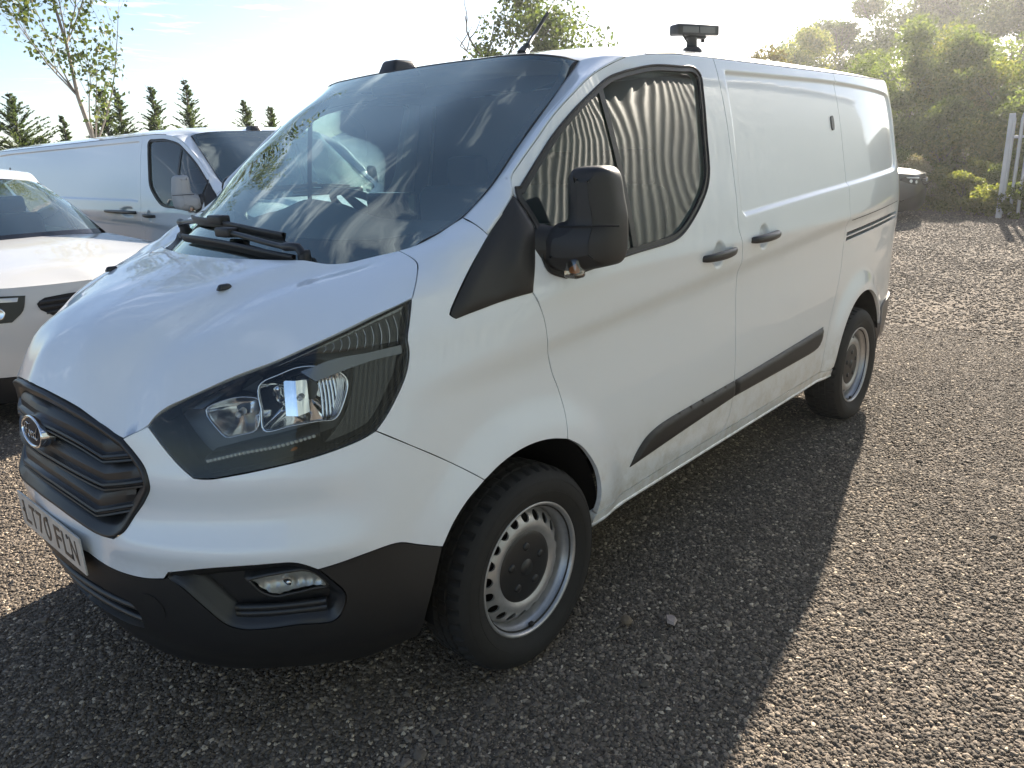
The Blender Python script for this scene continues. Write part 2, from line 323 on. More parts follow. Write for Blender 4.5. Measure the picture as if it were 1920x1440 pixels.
def inset(poly,g):
    if area(poly)<0: poly=poly[::-1]
    if g==0: return poly
    a=np.roll(poly,1,0); b=np.roll(poly,-1,0); t1=poly-a; t2=b-poly
    t1/=np.maximum(np.linalg.norm(t1,axis=1,keepdims=True),1e-9); t2/=np.maximum(np.linalg.norm(t2,axis=1,keepdims=True),1e-9)
    n=np.c_[-t1[:,1],t1[:,0]]+np.c_[-t2[:,1],t2[:,0]]; n/=np.maximum(np.linalg.norm(n,axis=1,keepdims=True),1e-9)
    c=np.clip((n*np.c_[-t1[:,1],t1[:,0]]).sum(1),.5,1)
    return poly+n*(g/c)[:,None]
def trimesh2d(outer,holes,step,extra=None):
    lo,hi=outer.min(0),outer.max(0)
    gx=np.arange(lo[0]+step*.37,hi[0],step); gy=np.arange(lo[1]+step*.41,hi[1],step*.866)
    X,Y=np.meshgrid(gx,gy); X[1::2]+=step/2; G=np.c_[X.ravel(),Y.ravel()]
    if extra is not None and len(extra): 
        E_=np.asarray(extra); keep=np.ones(len(G),bool)
        for i in range(0,len(E_),400):
            dd=np.hypot(G[:,None,0]-E_[None,i:i+400,0],G[:,None,1]-E_[None,i:i+400,1]).min(1); keep&=dd>step*.5
        G=np.r_[G[keep],E_]
    m=inside(G,outer); G=G[m]; G=G[edist(G,outer)>min(step*.35,.006)]
    for h in holes: G=G[~inside(G,h)]; G=G[edist(G,h)>min(step*.35,.006)]
    V=[outer]+list(holes)+[G]; E=[]; k=0
    for l in [outer]+list(holes):
        n=len(l); E+=[(k+i,k+(i+1)%n) for i in range(n)]; k+=n
    A=np.concatenate(V)
    vs_,es,fs,*_=delaunay_2d_cdt([Vector((float(a),float(b))) for a,b in A],E,[],0,1e-7)
    W=np.array([(v.x,v.y) for v in vs_]); F=np.array([f for f in fs if len(f)==3])
    c=W[F].mean(1); k=inside(c,outer)
    for h in holes: k&=~inside(c,h)
    F=F[k]
    a=W[F]; s=(a[:,1,0]-a[:,0,0])*(a[:,2,1]-a[:,0,1])-(a[:,2,0]-a[:,0,0])*(a[:,1,1]-a[:,0,1])
    F[s<0]=F[s<0][:,::-1]
    return W,F
def normals(fn,uv,e=2e-3):
    u,v=uv[:,0],uv[:,1]; a=fn(u+e,v)-fn(u-e,v); b=fn(u,v+e)-fn(u,v-e); n=np.cross(a,b)
    return n/np.maximum(np.linalg.norm(n,axis=1,keepdims=True),1e-12)
def panel(name,fn,outer,m,parent,holes=(),step=.03,gap=.0022,flange=.018,extra=None,hole_flange=None,lift=0,centre=False,holegap=0):
    """one pressed sheet: outline in the surface's own (u,v), trimmed, with returned edges"""
    outer=np.asarray(outer)
    if centre:
        if area(outer)<0: outer=outer[::-1]
        mid=np.abs(fn(outer[:,0],outer[:,1])[:,1])<2e-3; o_=inset(outer,gap); o_[mid,0]=outer[mid,0]; outer=o_
    else: outer=inset(outer,gap)
    holes=[inset(np.asarray(h),-holegap) for h in holes]
    W,F=trimesh2d(outer,holes,step,extra)
    P=fn(W[:,0],W[:,1])
    if lift: P=P+normals(fn,W)*lift
    V=[P]; FF=[F]; k=len(P)
    for l,fl in [(outer,flange)]+[(h,hole_flange if hole_flange is not None else flange) for h in holes]:
        if not fl: continue
        if l is not outer: l=l if area(l)<0 else l[::-1]
        A=fn(l[:,0],l[:,1]); n=normals(fn,l); A=A+n*lift; B=A-n*fl; q=len(l)
        V+=[A,B]; i=np.arange(q); j=(i+1)%q
        f=np.c_[np.r_[j,j],np.r_[i,i+q],np.r_[i+q,j+q]]
        t=np.r_[np.c_[j,i,i+q],np.c_[j,i+q,j+q]]+k
        if centre:
            mid=np.abs(np.r_[A,B][:,1])<.004; t=t[~(mid[t-k].all(1))]
        FF.append(t); k+=2*q
    return mk(name,np.concatenate(V),np.concatenate(FF),m,parent)
def surfmesh(name,grid,m,parent,closed_u=False):
    """grid (a,b,3) of points"""
    a,b=grid.shape[:2]; F=[]
    for i in range(a if closed_u else a-1):
        for j in range(b-1):
            i2=(i+1)%a; F.append((i*b+j,i2*b+j,i2*b+j+1,i*b+j+1))
    return mk(name,grid.reshape(-1,3),F,m,parent)
def lathe(prof,n=64,axis='y',c=(0,0,0)):
    """prof list of (radius, along) -> verts, faces"""
    P=np.asarray(prof,float); V=[]; F=[]; k=len(P)
    for i in range(n):
        t=2*np.pi*i/n
        for r,a in P:
            V.append((r*np.cos(t)+c[0],a+c[1],r*np.sin(t)+c[2]) if axis=='y' else (r*np.cos(t)+c[0],r*np.sin(t)+c[1],a+c[2]))
    for i in range(n):
        for j in range(k-1):
            F.append((i*k+j,i*k+j+1,((i+1)%n)*k+j+1,((i+1)%n)*k+j))
    return np.array(V),F
def tube(pts,r,n=8,cap=True):
    P=[Vector(p) for p in pts]; V=[]; F=[]; R=r if hasattr(r,'__len__') else [r]*len(P)
    ref=Vector((0,0,1))
    for i,p in enumerate(P):
        t=(P[min(i+1,len(P)-1)]-P[max(i-1,0)]).normalized()
        a=t.cross(ref if abs(t.dot(ref))<.95 else Vector((1,0,0))).normalized(); b=t.cross(a)
        for k in range(n):
            q=2*math.pi*k/n; V.append(tuple(p+(a*math.cos(q)+b*math.sin(q))*R[i]))
    for i in range(len(P)-1):
        for k in range(n): F.append((i*n+k,i*n+(k+1)%n,(i+1)*n+(k+1)%n,(i+1)*n+k))
    if cap: F+=[tuple(range(n)),tuple(reversed(range(len(V)-n,len(V))))]
    return V,F
def bxm(lo,hi,bev=0.0,seg=2,rot=None,taper=None):
    """bevelled box -> verts, faces ; taper=(sx,sy) scale of the top face"""
    bm=bmesh.new(); bmesh.ops.create_cube(bm,size=1)
    lo=Vector(lo); hi=Vector(hi); c=(lo+hi)/2; d=hi-lo
    for v in bm.verts:
        f=v.co.copy()
        if taper and f.z>0: f.x*=taper[0]; f.y*=taper[1]
        v.co=Vector((f.x*d.x,f.y*d.y,f.z*d.z))
    if bev: bmesh.ops.bevel(bm,geom=bm.edges[:],offset=bev,segments=seg,affect='EDGES',profile=.5)
    if rot is not None: bmesh.ops.rotate(bm,verts=bm.verts[:],cent=(0,0,0),matrix=rot)
    for v in bm.verts: v.co+=c
    bm.verts.index_update()
    V=[tuple(v.co) for v in bm.verts]; F=[tuple(v.index for v in f.verts) for f in bm.faces]; bm.free(); return V,F
def box(name,lo,hi,m,parent=None,bev=.004,**k):
    V,F=bxm(lo,hi,bev,**k); o=mk(name,V,F,m,parent,smooth=False); return o
def merge(*vf):
    V=[];F=[]
    for v,f in vf:
        k=len(V); V+=[tuple(p) for p in v]; F+=[tuple(int(i)+k for i in q) for q in f]
    return V,F
def autosmooth(o,ang=35):
    me=o.data
    me.polygons.foreach_set('use_smooth',[True]*len(me.polygons))
    bm=bmesh.new(); bm.from_mesh(me)
    for e in bm.edges:
        if len(e.link_faces)==2 and e.calc_face_angle(0)>math.radians(ang): e.smooth=False
    bm.to_mesh(me); bm.free(); return o
# ------------------------------------------------------------------ the skin of the van, with its pressings
def rounded(poly,r):
    return inset(inset(np.asarray(poly,float),r),-r)
RECESS=loop([(1.40,1.882),(2.0,1.884),(2.55,1.884),(3.2,1.868),(3.52,1.853)],[(3.52,1.853),(3.60,1.835),(3.625,1.79)],[(3.625,1.79),(3.62,1.65),(3.59,1.49)],[(3.59,1.49),(3.56,1.435),(3.49,1.412)],[(3.49,1.412),(2.6,1.372),(2.15,1.353),(1.40,1.317)],[(1.40,1.317),(1.375,1.34),(1.372,1.40)],[(1.372,1.40),(1.385,1.677),(1.388,1.84)],[(1.388,1.84),(1.39,1.87),(1.40,1.882)],d=.05)
HDL_F=(1.16,1.188); HDL_S=(1.565,1.216)
def skin(s,z):
    s=np.asarray(s,float); z=np.asarray(z,float); sh=s.shape; s=s.ravel(); z=z.ravel()
    d=np.zeros(len(s)); m=(s>1.25)&(s<3.75)&(z>1.25)&(z<1.93)
    if m.any():
        P=np.c_[s[m],z[m]]; e=edist(P,RECESS)*np.where(inside(P,RECESS),1,-1)
        d[m]-=.013*sstep(-.004,.014,e)
    for hs,hz in (HDL_F,HDL_S):
        q=np.hypot(s-hs,(z-hz)*.92); d-=.020*(1-sstep(.030,.050,q))
    P=belt(s,z,d); return P.reshape(sh+(3,))
def near_recess(w=(-.007,-.002,.003,.008,.013,.019)):
    e=[]
    for k in w:
        p=inset(RECESS,k); q=[]
        for a,b in zip(p,np.roll(p,-1,0)):
            n=max(1,int(np.linalg.norm(b-a)/.010)); q+=[a+(b-a)*i/n for i in range(n)]
        e+=q
    return e
def ringpts(c,rs=(.026,.034,.042,.05,.056),n=28): return [(c[0]+r*math.cos(2*math.pi*i/n),c[1]+r*math.sin(2*math.pi*i/n)/.92) for r in rs for i in range(n)]
def crease_pts(a,b): return [(s,SWAGE(-s)+k) for s in np.arange(a,b,.04) for k in (-.05,-.03,-.012,.004,.016)]
R3=lambda l:list(reversed(l))
ARCHP=[(-.437,.285),(-.434,.387),(-.41,.486),(-.377,.5789),(-.335,.636),(-.281,.683),(-.2118,.7197),(-.145,.744),(-.07,.759),(.008,.761),(.088,.750),(.1659,.7264),(.232,.682),(.282,.627),(.325,.56),(.347,.493),(.349,.43),(.338,.386),(.325,.345)]
aA,aB,aC,aD,aE=ARCHP[0:4],ARCHP[3:7],ARCHP[6:12],ARCHP[11:18],ARCHP[17:19]
GB=[(-1.2667,.6723),(-1.333,.668),(-1.43,.682),(-1.55,.696),(S_NOSE,.70)]
GT=[(-1.213,.9437),(-1.294,.978),(-1.412,1.011),(-1.545,1.034),(S_NOSE,1.04)]
RA=lambda a0,a1,n=24:[(2.945+.392*math.cos(math.radians(a0+(a1-a0)*i/n)),.375+.392*math.sin(math.radians(a0+(a1-a0)*i/n))) for i in range(n+1)]

def build_van():
    V=empty('panel_van')
    O=OUT
    # ---- white bumper cover (centre to wheel arch)
    o=panel('front_bumper',skin,loop(R3(GB),R3(O['gr_right']),[GT[0],O['hl_top'][0]],R3(O['hl_in']),R3(O['hl_bot']),O['bump_seam'],R3(aB),R3(O['white_low_b']),R3(O['fog'][0:6]),[O['fog'][0],O['white_low_a'][-1]],R3(O['white_low_a']),[O['white_low_a'][0],(S_NOSE,.60)],[(S_NOSE,.60),(S_NOSE,.70)]),WHITE,V,step=.024,flange=.02,centre=True,gap=.0012)
    mirror_join(o)
    # ---- black lower bumper with air intake
    IN=[(S_NOSE,.495),(-1.45,.49),(-1.28,.475)]; IN2=[(-1.28,.475),(-1.255,.44),(-1.275,.375)]; IN3=[(-1.275,.375),(-1.40,.352),(S_NOSE,.345)]
    o=panel('lower_bumper',skin,loop([(S_NOSE,.60),O['white_low_a'][0]],O['white_low_a'],[O['white_low_a'][-1]]+R3(O['fog'][5:18]),O['white_low_b'],R3(aA),[(-.437,.285),(-.55,.248),(-.7,.226),(-.9,.228),(-1.1,.212),(-1.3,.208),(S_NOSE,.212)],[(S_NOSE,.212),(S_NOSE,.345)],R3(IN3),R3(IN2),R3(IN),[(S_NOSE,.495),(S_NOSE,.60)]),BLACKP,V,step=.024,flange=.03,centre=True)
    mirror_join(o); bump=o
    # intake: dark back and two bars on supports
    g=np.array([[belt(np.array([s]),np.array([z]),-.075)[0] for z in (.33,.42,.51)] for s in np.linspace(-1.24,2*S_NOSE+1.24,30)]); surfmesh('intake_back',g,DARKIN,bump)
    for z0 in (.445,.398):
        for sgn in (1,):
            ss=np.linspace(-1.262,2*S_NOSE+1.262,50); pr=[(-.055,.006),(-.016,.014),(-.004,.006),(-.004,-.003),(-.016,-.008),(-.055,-.010)]
            g=np.array([[belt(np.array([s]),np.array([z0+dz]),d)[0] for d,dz in pr] for s in ss]); surfmesh('intake_bar',g,BLACKS,bump)
    for sc in (-1.42,2*S_NOSE+1.42):
        g=np.array([[belt(np.array([s]),np.array([z]),-.02)[0] for z in (.345,.42,.495)] for s in np.linspace(sc-.03,sc+.03,4)]); surfmesh('intake_bridge',g,BLACKP,bump)
    # towing eye cover
    c=(-1.19,.475); ring=np.array([(c[0]+.046*math.cos(t),c[1]+.046*math.sin(t)) for t in np.linspace(0,2*math.pi,40,endpoint=False)])
    panel('towing_eye_cover',skin,ring,BLACKP,bump,step=.03,gap=.0,flange=.003,lift=.0022)
    # ---- fog lamp bezel and lamp
    for side in (0,):
        F=loop(O['fog']+[O['fog'][0]],d=.02); F=inset(F,.002)
        rings=[]
        for ins,dep in ((0,0),(.004,-.004),(.016,-.010),(.020,-.030),(.034,-.034),(.040,-.055)):
            q=inset(F,ins); rings.append(belt(q[:,0],q[:,1],dep))
        g=np.array(rings).transpose(1,0,2); bz=surfmesh('fog_lamp_bezel',g[:, :],BLACKS,V,closed_u=True)
        q=inset(F,.038); panel('bezel_floor',lambda u,v:belt(u,v,-.052),q,BLACKP,bz,step=.03,gap=0,flange=0)
        for zz in (.468,.486):                              # two ribs along the bottom of the pocket
            pts=[tuple(belt(np.array([s]),np.array([zz+.01*(s+.94)]),-.030)[0]) for s in np.linspace(-.70,-.945,14)]
            v,f=tube(pts,.010,8); mk('bezel_rib',v,f,BLACKS,bz)
        lp=inset(loop(O['foglamp']+[O['foglamp'][0]],d=.012),0); hood=inset(lp,-.016)
        g=np.array([belt(q[:,0],q[:,1],d) for q,d in ((hood,-.052),(inset(lp,-.010),-.014),(inset(lp,-.003),-.007),(lp,-.012))]).transpose(1,0,2)
        lamp=surfmesh('fog_lamp',g,BLACKS,V,closed_u=True)
        ql=inset(lp,0)
        panel('lens',lambda u,v:belt(u,v,-.009),ql,LENS,lamp,step=.02,gap=0,flange=0)
        cc=ql.mean(0)
        def bowl(u,v,cc=cc):
            r=np.hypot((u-cc[0])/.10,(v-cc[1])/.035); return belt(u,v,-.014-.026*np.clip(1-r*r,0,1)+.003*np.sin(u*260))
        panel('reflector',bowl,ql,MATS['fog_reflector'],lamp,step=.009,gap=0,flange=0)
        pb=belt(np.array([cc[0]]),np.array([cc[1]]),-.024)[0]; v,f=lathe([(0,.011),(.008,.008),(.011,0),(.011,-.02)],12,'y',tuple(pb)); mk('bulb',v,f,CHROME,lamp)
        mirror(bz); mirror(lamp)
    # ---- grille
    def gpoly(k): return inset(loop(GB,[(S_NOSE,.70),(S_NOSE,1.04)],R3(GT),O['gr_right'],d=.02),k)
    def cut(p): p=p.copy(); p[:,0]=np.where(p[:,0]<S_NOSE+.03,S_NOSE,p[:,0]); return p
    outer=inset(loop(GB,[(S_NOSE,.70),(S_NOSE,1.04)],R3(GT),O['gr_right'],d=.02),.0015); outer=cut(outer)
    gr=panel('grille',lambda u,v:belt(u,v,-.075),outer,DARKIN,V,step=.05,gap=0,flange=0,centre=True); mirror_join(gr)
    rings=[]
    full=np.concatenate([loop(O['gr_right'],GB,d=.02)[:-1],]) ; path=np.array(R3(crv(GT,.02))+[]) 
    edge=np.array(list(crv(R3(GT),.02))+list(crv(O['gr_right'],.02))[1:]+list(crv(GB,.02))[1:])   # centre top, round, centre bottom
    t=np.gradient(edge,axis=0); t/=np.linalg.norm(t,axis=1,keepdims=True); nn=np.c_[t[:,1],-t[:,0]]
    ctr=np.array([S_NOSE,.86]); 
    if ((ctr-edge)*nn).sum()<0: nn=-nn
    for i in (0,-1): nn[i,0]=0
    from functools import reduce
    sm=nn.copy()
    for _ in range(6): sm[1:-1]=(sm[:-2]+2*sm[1:-1]+sm[2:])/4
    sm/=np.linalg.norm(sm,axis=1,keepdims=True)
    for ins,dep in ((.0015,-.02),(.0015,.004),(.006,.009),(.012,.006),(.026,-.006),(.032,-.010),(.034,-.024),(.044,-.030),(.046,-.07)):
        q=edge+sm*ins; q[0,0]=q[-1,0]=S_NOSE; rings.append(belt(q[:,0],q[:,1],dep))
    o=surfmesh('surround',np.array(rings)[:,::-1].transpose(1,0,2) if False else np.array(rings).transpose(1,0,2),BLACKS,gr); mirror_join(o)
    # slats: swept back faces with a double lip, bending up towards the ends
    LIPS=[([(-1.185,.902),(-1.23,.895),(-1.292,.885),(-1.379,.908),(-1.468,.922),(-1.572,.930),(S_NOSE,.932)],1),([(-1.150,.838),(-1.22,.823),(-1.30,.807),(-1.395,.820),(-1.544,.833),(S_NOSE,.836)],1),([(-1.195,.764),(-1.26,.748),(-1.343,.727),(-1.439,.745),(-1.585,.759),(S_NOSE,.760)],1)]
    prof=[(-.068,.072),(-.034,.058),(-.018,.046),(-.012,.032),(-.014,.012),(-.010,.009),(-.003,.007),(-.001,.002),(-.003,-.002),(-.009,-.003),(-.009,-.006),(-.003,-.008),(-.002,-.012),(-.006,-.015),(-.05,-.018)]
    for pts,mj in LIPS:
        c=list(crv(pts[:3],.02))+list(crv(pts[2:],.02))[1:]; g=np.array([[belt(np.array([p[0]]),np.array([p[1]+dz]),d)[0] for d,dz in prof] for p in c])
        o=surfmesh('slat',g,BLACKS,gr); autosmooth(o,28)
        if mj: mirror_join(o)
        else: mirror(o)
    # lower mesh bar just above the bottom rim
    c=crv([(-1.24,.705),(-1.35,.692),(-1.5,.706),(S_NOSE,.712)],.03); g=np.array([[belt(np.array([p[0]]),np.array([p[1]+dz]),d)[0] for d,dz in ((-.06,.012),(-.03,.010),(-.022,.004),(-.024,-.004),(-.06,-.006))] for p in c]); mirror_join(surfmesh('slat',g,BLACKS,gr))
    # ---- oval badge: chrome rim, dark field, script strokes
    bc=np.array([1.030,0,.902]); tilt=math.radians(8)
    def bp(a,b,d): return bc+np.array([math.cos(tilt)*d-math.sin(tilt)*b,a,math.cos(tilt)*b+math.sin(tilt)*d])
    g=[]
    for k in range(64):
        q=2*math.pi*k/64; c,s_=math.cos(q),math.sin(q); g.append([bp(c*ra,s_*rb,d) for ra,rb,d in ((.084,.044,-.03),(.086,.046,.004),(.084,.044,.008),(.079,.039,.008),(.077,.037,.004))])
    bd=surfmesh('badge',np.array(g),CHROME,gr,closed_u=True)
    # (badge field and strokes are deeper pieces of the grille)
    g=np.array([[bp(math.cos(2*math.pi*k/48)*.078*r,math.sin(2*math.pi*k/48)*.038*r,.0045+.002*(1-r*r)) for r in (1,.75,.5,.25,.02)] for k in range(48)]); surfmesh('badge_field',g,BADGE,gr,closed_u=True)
    strokes=[[(-.052,.006),(-.047,.018),(-.035,.022),(-.020,.019),(-.010,.022)],[(-.033,.021),(-.037,.004),(-.042,-.014),(-.052,-.018),(-.058,-.012)],[(-.044,.002),(-.034,.003),(-.024,.006)],
             [(-.012,.004),(-.019,-.002),(-.020,-.011),(-.013,-.016),(-.006,-.011),(-.005,-.002),(-.012,.004)],[(-.006,-.002),(.002,.002),(.008,.003),(.010,-.003),(.008,-.012),(.012,-.016)],[(.010,-.001),(.016,.003),(.022,.001)],
             [(.038,.003),(.030,.002),(.024,-.006),(.026,-.014),(.033,-.014),(.040,-.004),(.050,.020)],[(.041,-.004),(.040,-.012),(.046,-.016),(.054,-.010)]]
    vf=[tube([tuple(bp(a,b,.0075)) for a,b in crv(s_,.004)],.0016,6) for s_ in strokes]; v,f=merge(*vf); mk('badge_script',v,f,CHROME2,gr)
    # ---- number plate
    pl=box('number_plate',(1.045,-.26,.542),(1.050,.26,.655),PLATE,V,bev=.0015)
    plx=1.0504
    yy=-.222
    for ch in 'LT70 FLN':
        if ch==' ': yy+=.030; continue
        cu=bpy.data.curves.new('plate_text','FONT'); cu.body=ch; cu.size=.106; cu.extrude=.0004; cu.offset=.0010
        to=bpy.data.objects.new('plate_text',cu); COL.objects.link(to); bpy.context.view_layer.update()
        me=bpy.data.meshes.new_from_object(to.evaluated_get(bpy.context.evaluated_depsgraph_get())); bpy.data.objects.remove(to)
        n=len(me.vertices); c=np.empty(n*3); me.vertices.foreach_get('co',c); c=c.reshape(-1,3); w_=c[:,0].max()-c[:,0].min()
        q=np.c_[plx+c[:,2],yy+(c[:,0]-c[:,0].min())/w_*(.050 if ch!='1' else .02),.562+c[:,1]]; me.vertices.foreach_set('co',q.ravel()); me.materials.append(INK); me.update()
        link(bpy.data.objects.new('character',me),pl); yy+=.061
    for y,z in ((-.225,.60),(.0,.635),(.16,.63),(.17,.57)):
        v,f=lathe([(0,.0),(.007,0),(.008,-.002)],12,'z'); v=np.array([(plx+.0012+p[2],y+p[0],z+p[1]) for p in v]); mk('plate_screw',v,f,INK,pl)
    # ---- bonnet
    ht=OUT['hl_top']; side3=[tuple(skin(np.array([a]),np.array([b]))[0]) for a,b in ht]
    gt3=[tuple(skin(np.array([a]),np.array([b]))[0]) for a,b in crv(R3(GT),.05)]
    rear=[(.467,0,1.320),(.463,.10,1.320),(.449,.19,1.320),(.415,.36,1.321),(.380,.455,1.322),(.318,.55,1.325),(.255,.62,1.335),(.213,.687,1.350)]
    seam=[(.213,.687,1.350),(.232,.755,1.340),(.246,.800,1.326),(.292,.848,1.297),(.338,.879,1.254)]
    ctrl=[(.595,.388,1.268),(.98,0,1.100),(.90,0,1.168),(.80,0,1.220),(.70,0,1.256),(.60,0,1.284),(.93,.2,1.118),(.84,.2,1.184),(.72,.2,1.240),(.60,.2,1.278),(.80,.40,1.150),(.70,.42,1.208),(.84,.50,1.060),(.66,.60,1.186),(.50,.60,1.262),(.50,.70,1.238),(.40,.70,1.278)]
    pts=rear+seam[1:]+side3[:-1]+gt3+ctrl; pts+= [(a,-b,c) for a,b,c in pts if abs(b)>1e-4]
    pts=list({(round(a,4),round(b,4)):(a,b,c) for a,b,c in pts}.values())
    H0=tps(pts,2e-4)
    YC=spl([.25,.35,.6,.82,1.1],[.56,.495,.40,.32,.24])
    def H(x,y): 
        ay=np.abs(y); e=ay-YC(x); k=sstep(1.02,.90,x)*sstep(.24,.36,x)
        return H0(x,y)+k*(.010*sstep(.026,-.026,e)-.012*np.exp(-((e-.070)/.050)**2))
    hood=lambda u,v:np.stack([-np.asarray(v,float),np.asarray(u,float)*1.0,H(-np.asarray(v,float),np.asarray(u,float))],-1)   # u=y, v=-x -> normal up? fixed below
    hood=lambda u,v:np.stack([np.asarray(u,float),np.asarray(v,float),H(np.asarray(u,float),np.asarray(v,float))],-1)
    xy=lambda l:[(p[0],p[1]) for p in l]
    neg=lambda l:[(p[0],-p[1]) for p in l]
    half=[R3(rear),]
    tipc=[tuple(gt3[-1]),tuple(side3[0])]
    outl=loop(xy(rear),xy(seam),xy(R3(side3)),xy(R3(tipc)),xy(R3(gt3)),neg(gt3),neg(tipc),neg(side3),neg(R3(seam)),neg(R3(rear)))
    ex=[(x,sg*(float(YC(x))+k)) for x in np.arange(.3,.98,.03) for k in (-.03,-.01,.01,.03,.06,.09,.12) for sg in (1,-1)]
    hd=panel('bonnet',hood,outl,WHITE,V,step=.026,gap=.0025,flange=.022,extra=ex)
    for sg in (1,-1):
        y=.388*sg; z=float(H(np.array(.595),np.array(y))); v,f=bxm((.572,y-.011,z-.004),(.620,y+.011,z+.013),.005,2,taper=(.62,.7)); mk('washer_nozzle',v,f,BLACKS,hd)
    # ---- wings: one sheet from the lamp to the door and up to the screen pillar
    n=np.array([.22,.78,.585]); n/=np.linalg.norm(n); uu=np.cross([0,0,1.],n); uu/=np.linalg.norm(uu); uu=uu; vv=np.cross(n,uu); org=np.array([.1,.9,1.0])
    WSE=[(.213,.687,1.350),(.177,.722,1.363),(.113,.750,1.391),(.030,.765,1.428)]
    pilseam=[(.030,.765,1.428),(.050,.83,1.414),(.049,.883,1.385)]
    cp=[]
    for s in np.arange(-.62,.30,.055):
        for z in np.arange(.50,1.19,.055):
            cp.append(tuple(belt(np.array([s]),np.array([z]))[0]))
    for a in np.linspace(0,2*np.pi,40,endpoint=False):
        for r in (.385,.41,.44,.475,.52):
            x=r*np.cos(a); z=.365+r*np.sin(a)
            if z>.5 and -.3<x<.62: cp.append(tuple(belt(np.array([-x]),np.array([z]))[0]))
    for s_,z_ in crease_pts(-.5,.2): cp.append(tuple(belt(np.array([s_]),np.array([z_]))[0]))
    b3=lambda l:[tuple(belt(np.array([a]),np.array([b]))[0]) for a,b in l]
    cp+=b3(OUT['sail'])+b3(OUT['sail_b'])+b3(OUT['hl_rear'])[1:]+seam+WSE+pilseam+b3([(-.30,1.22),(-.25,1.25),(-.15,1.24)])+[(.17,.84,1.36),(.20,.80,1.352),(.12,.83,1.385)]
    cp=np.array(cp)-org; U=np.c_[cp@uu,cp@vv,cp@n]; key={}
    for q in U: key[(round(q[0]/.006),round(q[1]/.006))]=q
    WT=tps(list(key.values()),1e-4)
    wing=lambda u,v:org+np.asarray(u,float)[...,None]*uu+np.asarray(v,float)[...,None]*vv+WT(u,v)[...,None]*n
    fr=lambda l:[tuple((np.array(p)-org)@np.c_[uu,vv]) for p in l]
    wl=loop(fr(b3(OUT['hl_rear'])),fr(b3(OUT['bump_seam'])),fr(b3(aC)),fr(b3(R3(OUT['fseam']))),fr(b3(OUT['sail_b'])),fr(b3(OUT['sail'][:5])),fr(R3(pilseam)),fr(R3(WSE)),fr(seam))
    o=panel('front_wing',wing,wl,WHITE,V,step=.026,flange=.02,gap=.0012); mirror(o)
    # ---- screen pillars
    ins=[(.030,.765,1.428),(-.107,.760,1.512),(-.258,.740,1.624),(-.424,.715,1.738),(-.560,.700,1.838),(-.635,.690,1.893)]
    outs=[(.049,.883,1.385)]+b3([OUT['sail'][5]]+OUT['dseam'][1:9])
    def rs(c,k):
        c=np.array(crv(c,.01)); d=np.r_[0,np.cumsum(np.linalg.norm(np.diff(c,axis=0),axis=1))]; t=np.linspace(0,d[-1],k); return np.c_[[np.interp(t,d,c[:,i]) for i in range(3)]].T
    A,B=rs(ins,40),rs(outs,40); g=[]
    for i in range(40):
        row=[]
        for t in np.linspace(0,1,10):
            p=A[i]*(1-t)+B[i]*t; row.append(p+np.array([.55,.45,.62])*.013*(4*t*(1-t))**.8)
        row=[row[0]-np.array([.3,.3,.5])*.02]+row+[row[-1]-np.array([0,.03,0])]
        g.append(row)
    o=surfmesh('screen_pillar',np.array(g)[:,::-1],WHITE,V); mirror(o)
    # ---- windscreen (glass with printed border)
    top=[(-.447,0,1.925),(-.455,.237,1.925),(-.475,.39,1.924),(-.503,.54,1.921),(-.545,.635,1.913),(-.590,.672,1.905),(-.635,.690,1.893)]
    sidew=R3(ins)+[(.113,.750,1.391),(.177,.722,1.363)]
    low=[(.185,.70,1.345),(.300,.56,1.305),(.375,.44,1.295),(.43,.25,1.290),(.45,0,1.288)]
    cw=[(.05,0,1.605),(.25,0,1.460),(-.21,0,1.775),(.02,.35,1.605),(.21,.35,1.46),(-.23,.35,1.775),(-.06,.58,1.61),(-.28,.56,1.775)]
    pw=top+sidew+low+cw; pw+=[(a,-b,c) for a,b,c in pw if b>1e-4]; n2=np.array([.70,0,.714]); n2/=np.linalg.norm(n2); u2_=np.array([0,1.,0]); v2_=np.cross(n2,u2_); org2=np.array([0,0,1.6])
    pw=list({tuple(np.round(p,3)):p for p in pw}.values()); q=np.array(pw)-org2; GT_=tps(np.c_[q@u2_,q@v2_,q@n2],3e-4)
    ws=lambda u,v:org2+np.asarray(u,float)[...,None]*u2_+np.asarray(v,float)[...,None]*v2_+GT_(u,v)[...,None]*n2
    f2=lambda l:[tuple((np.array(p)-org2)@np.c_[u2_,v2_]) for p in l]
    mir=lambda l:[(a,-b,c) for a,b,c in l]
    wo=loop(f2(top),f2(sidew),f2([sidew[-1]]+low),f2(R3(mir(low))+[mir([sidew[-1]])[0]]),f2(R3(mir(sidew))),f2(R3(mir(top))),d=.02)
    scr=panel('windscreen',ws,wo,WGLASS,V,step=.05,gap=.003,flange=0)
    inner=[(a[0],a[1]) for a in inset(wo,.06)]; inner=np.array(inner)
    lowv=min(f2(low),key=lambda a:a[1])[1]
    inn=[]
    for a in inset(wo,.020):
        b=np.array(a); lim=lowv+.155+.16*min(1,(abs(b[0])/.70)**3)
        if b[1]<lim: b[1]=lim
        if not inn or np.linalg.norm(inn[-1]-b)>.006: inn.append(b)
    inn=np.array(inn)
    panel('printed_border',ws,inset(wo,.001),FRIT,scr,holes=[inn],step=.05,gap=.003,flange=0,lift=-.004)
    # black seal round the glass
    e3=ws(wo[:,0],wo[:,1]); nn_=normals(ws,wo); v,f=tube([tuple(p-q*.003) for p,q in zip(e3,nn_)]+[tuple(e3[0]-nn_[0]*.003)],.0055,6,cap=False); mk('screen_seal',v,f,BLACKP,V)
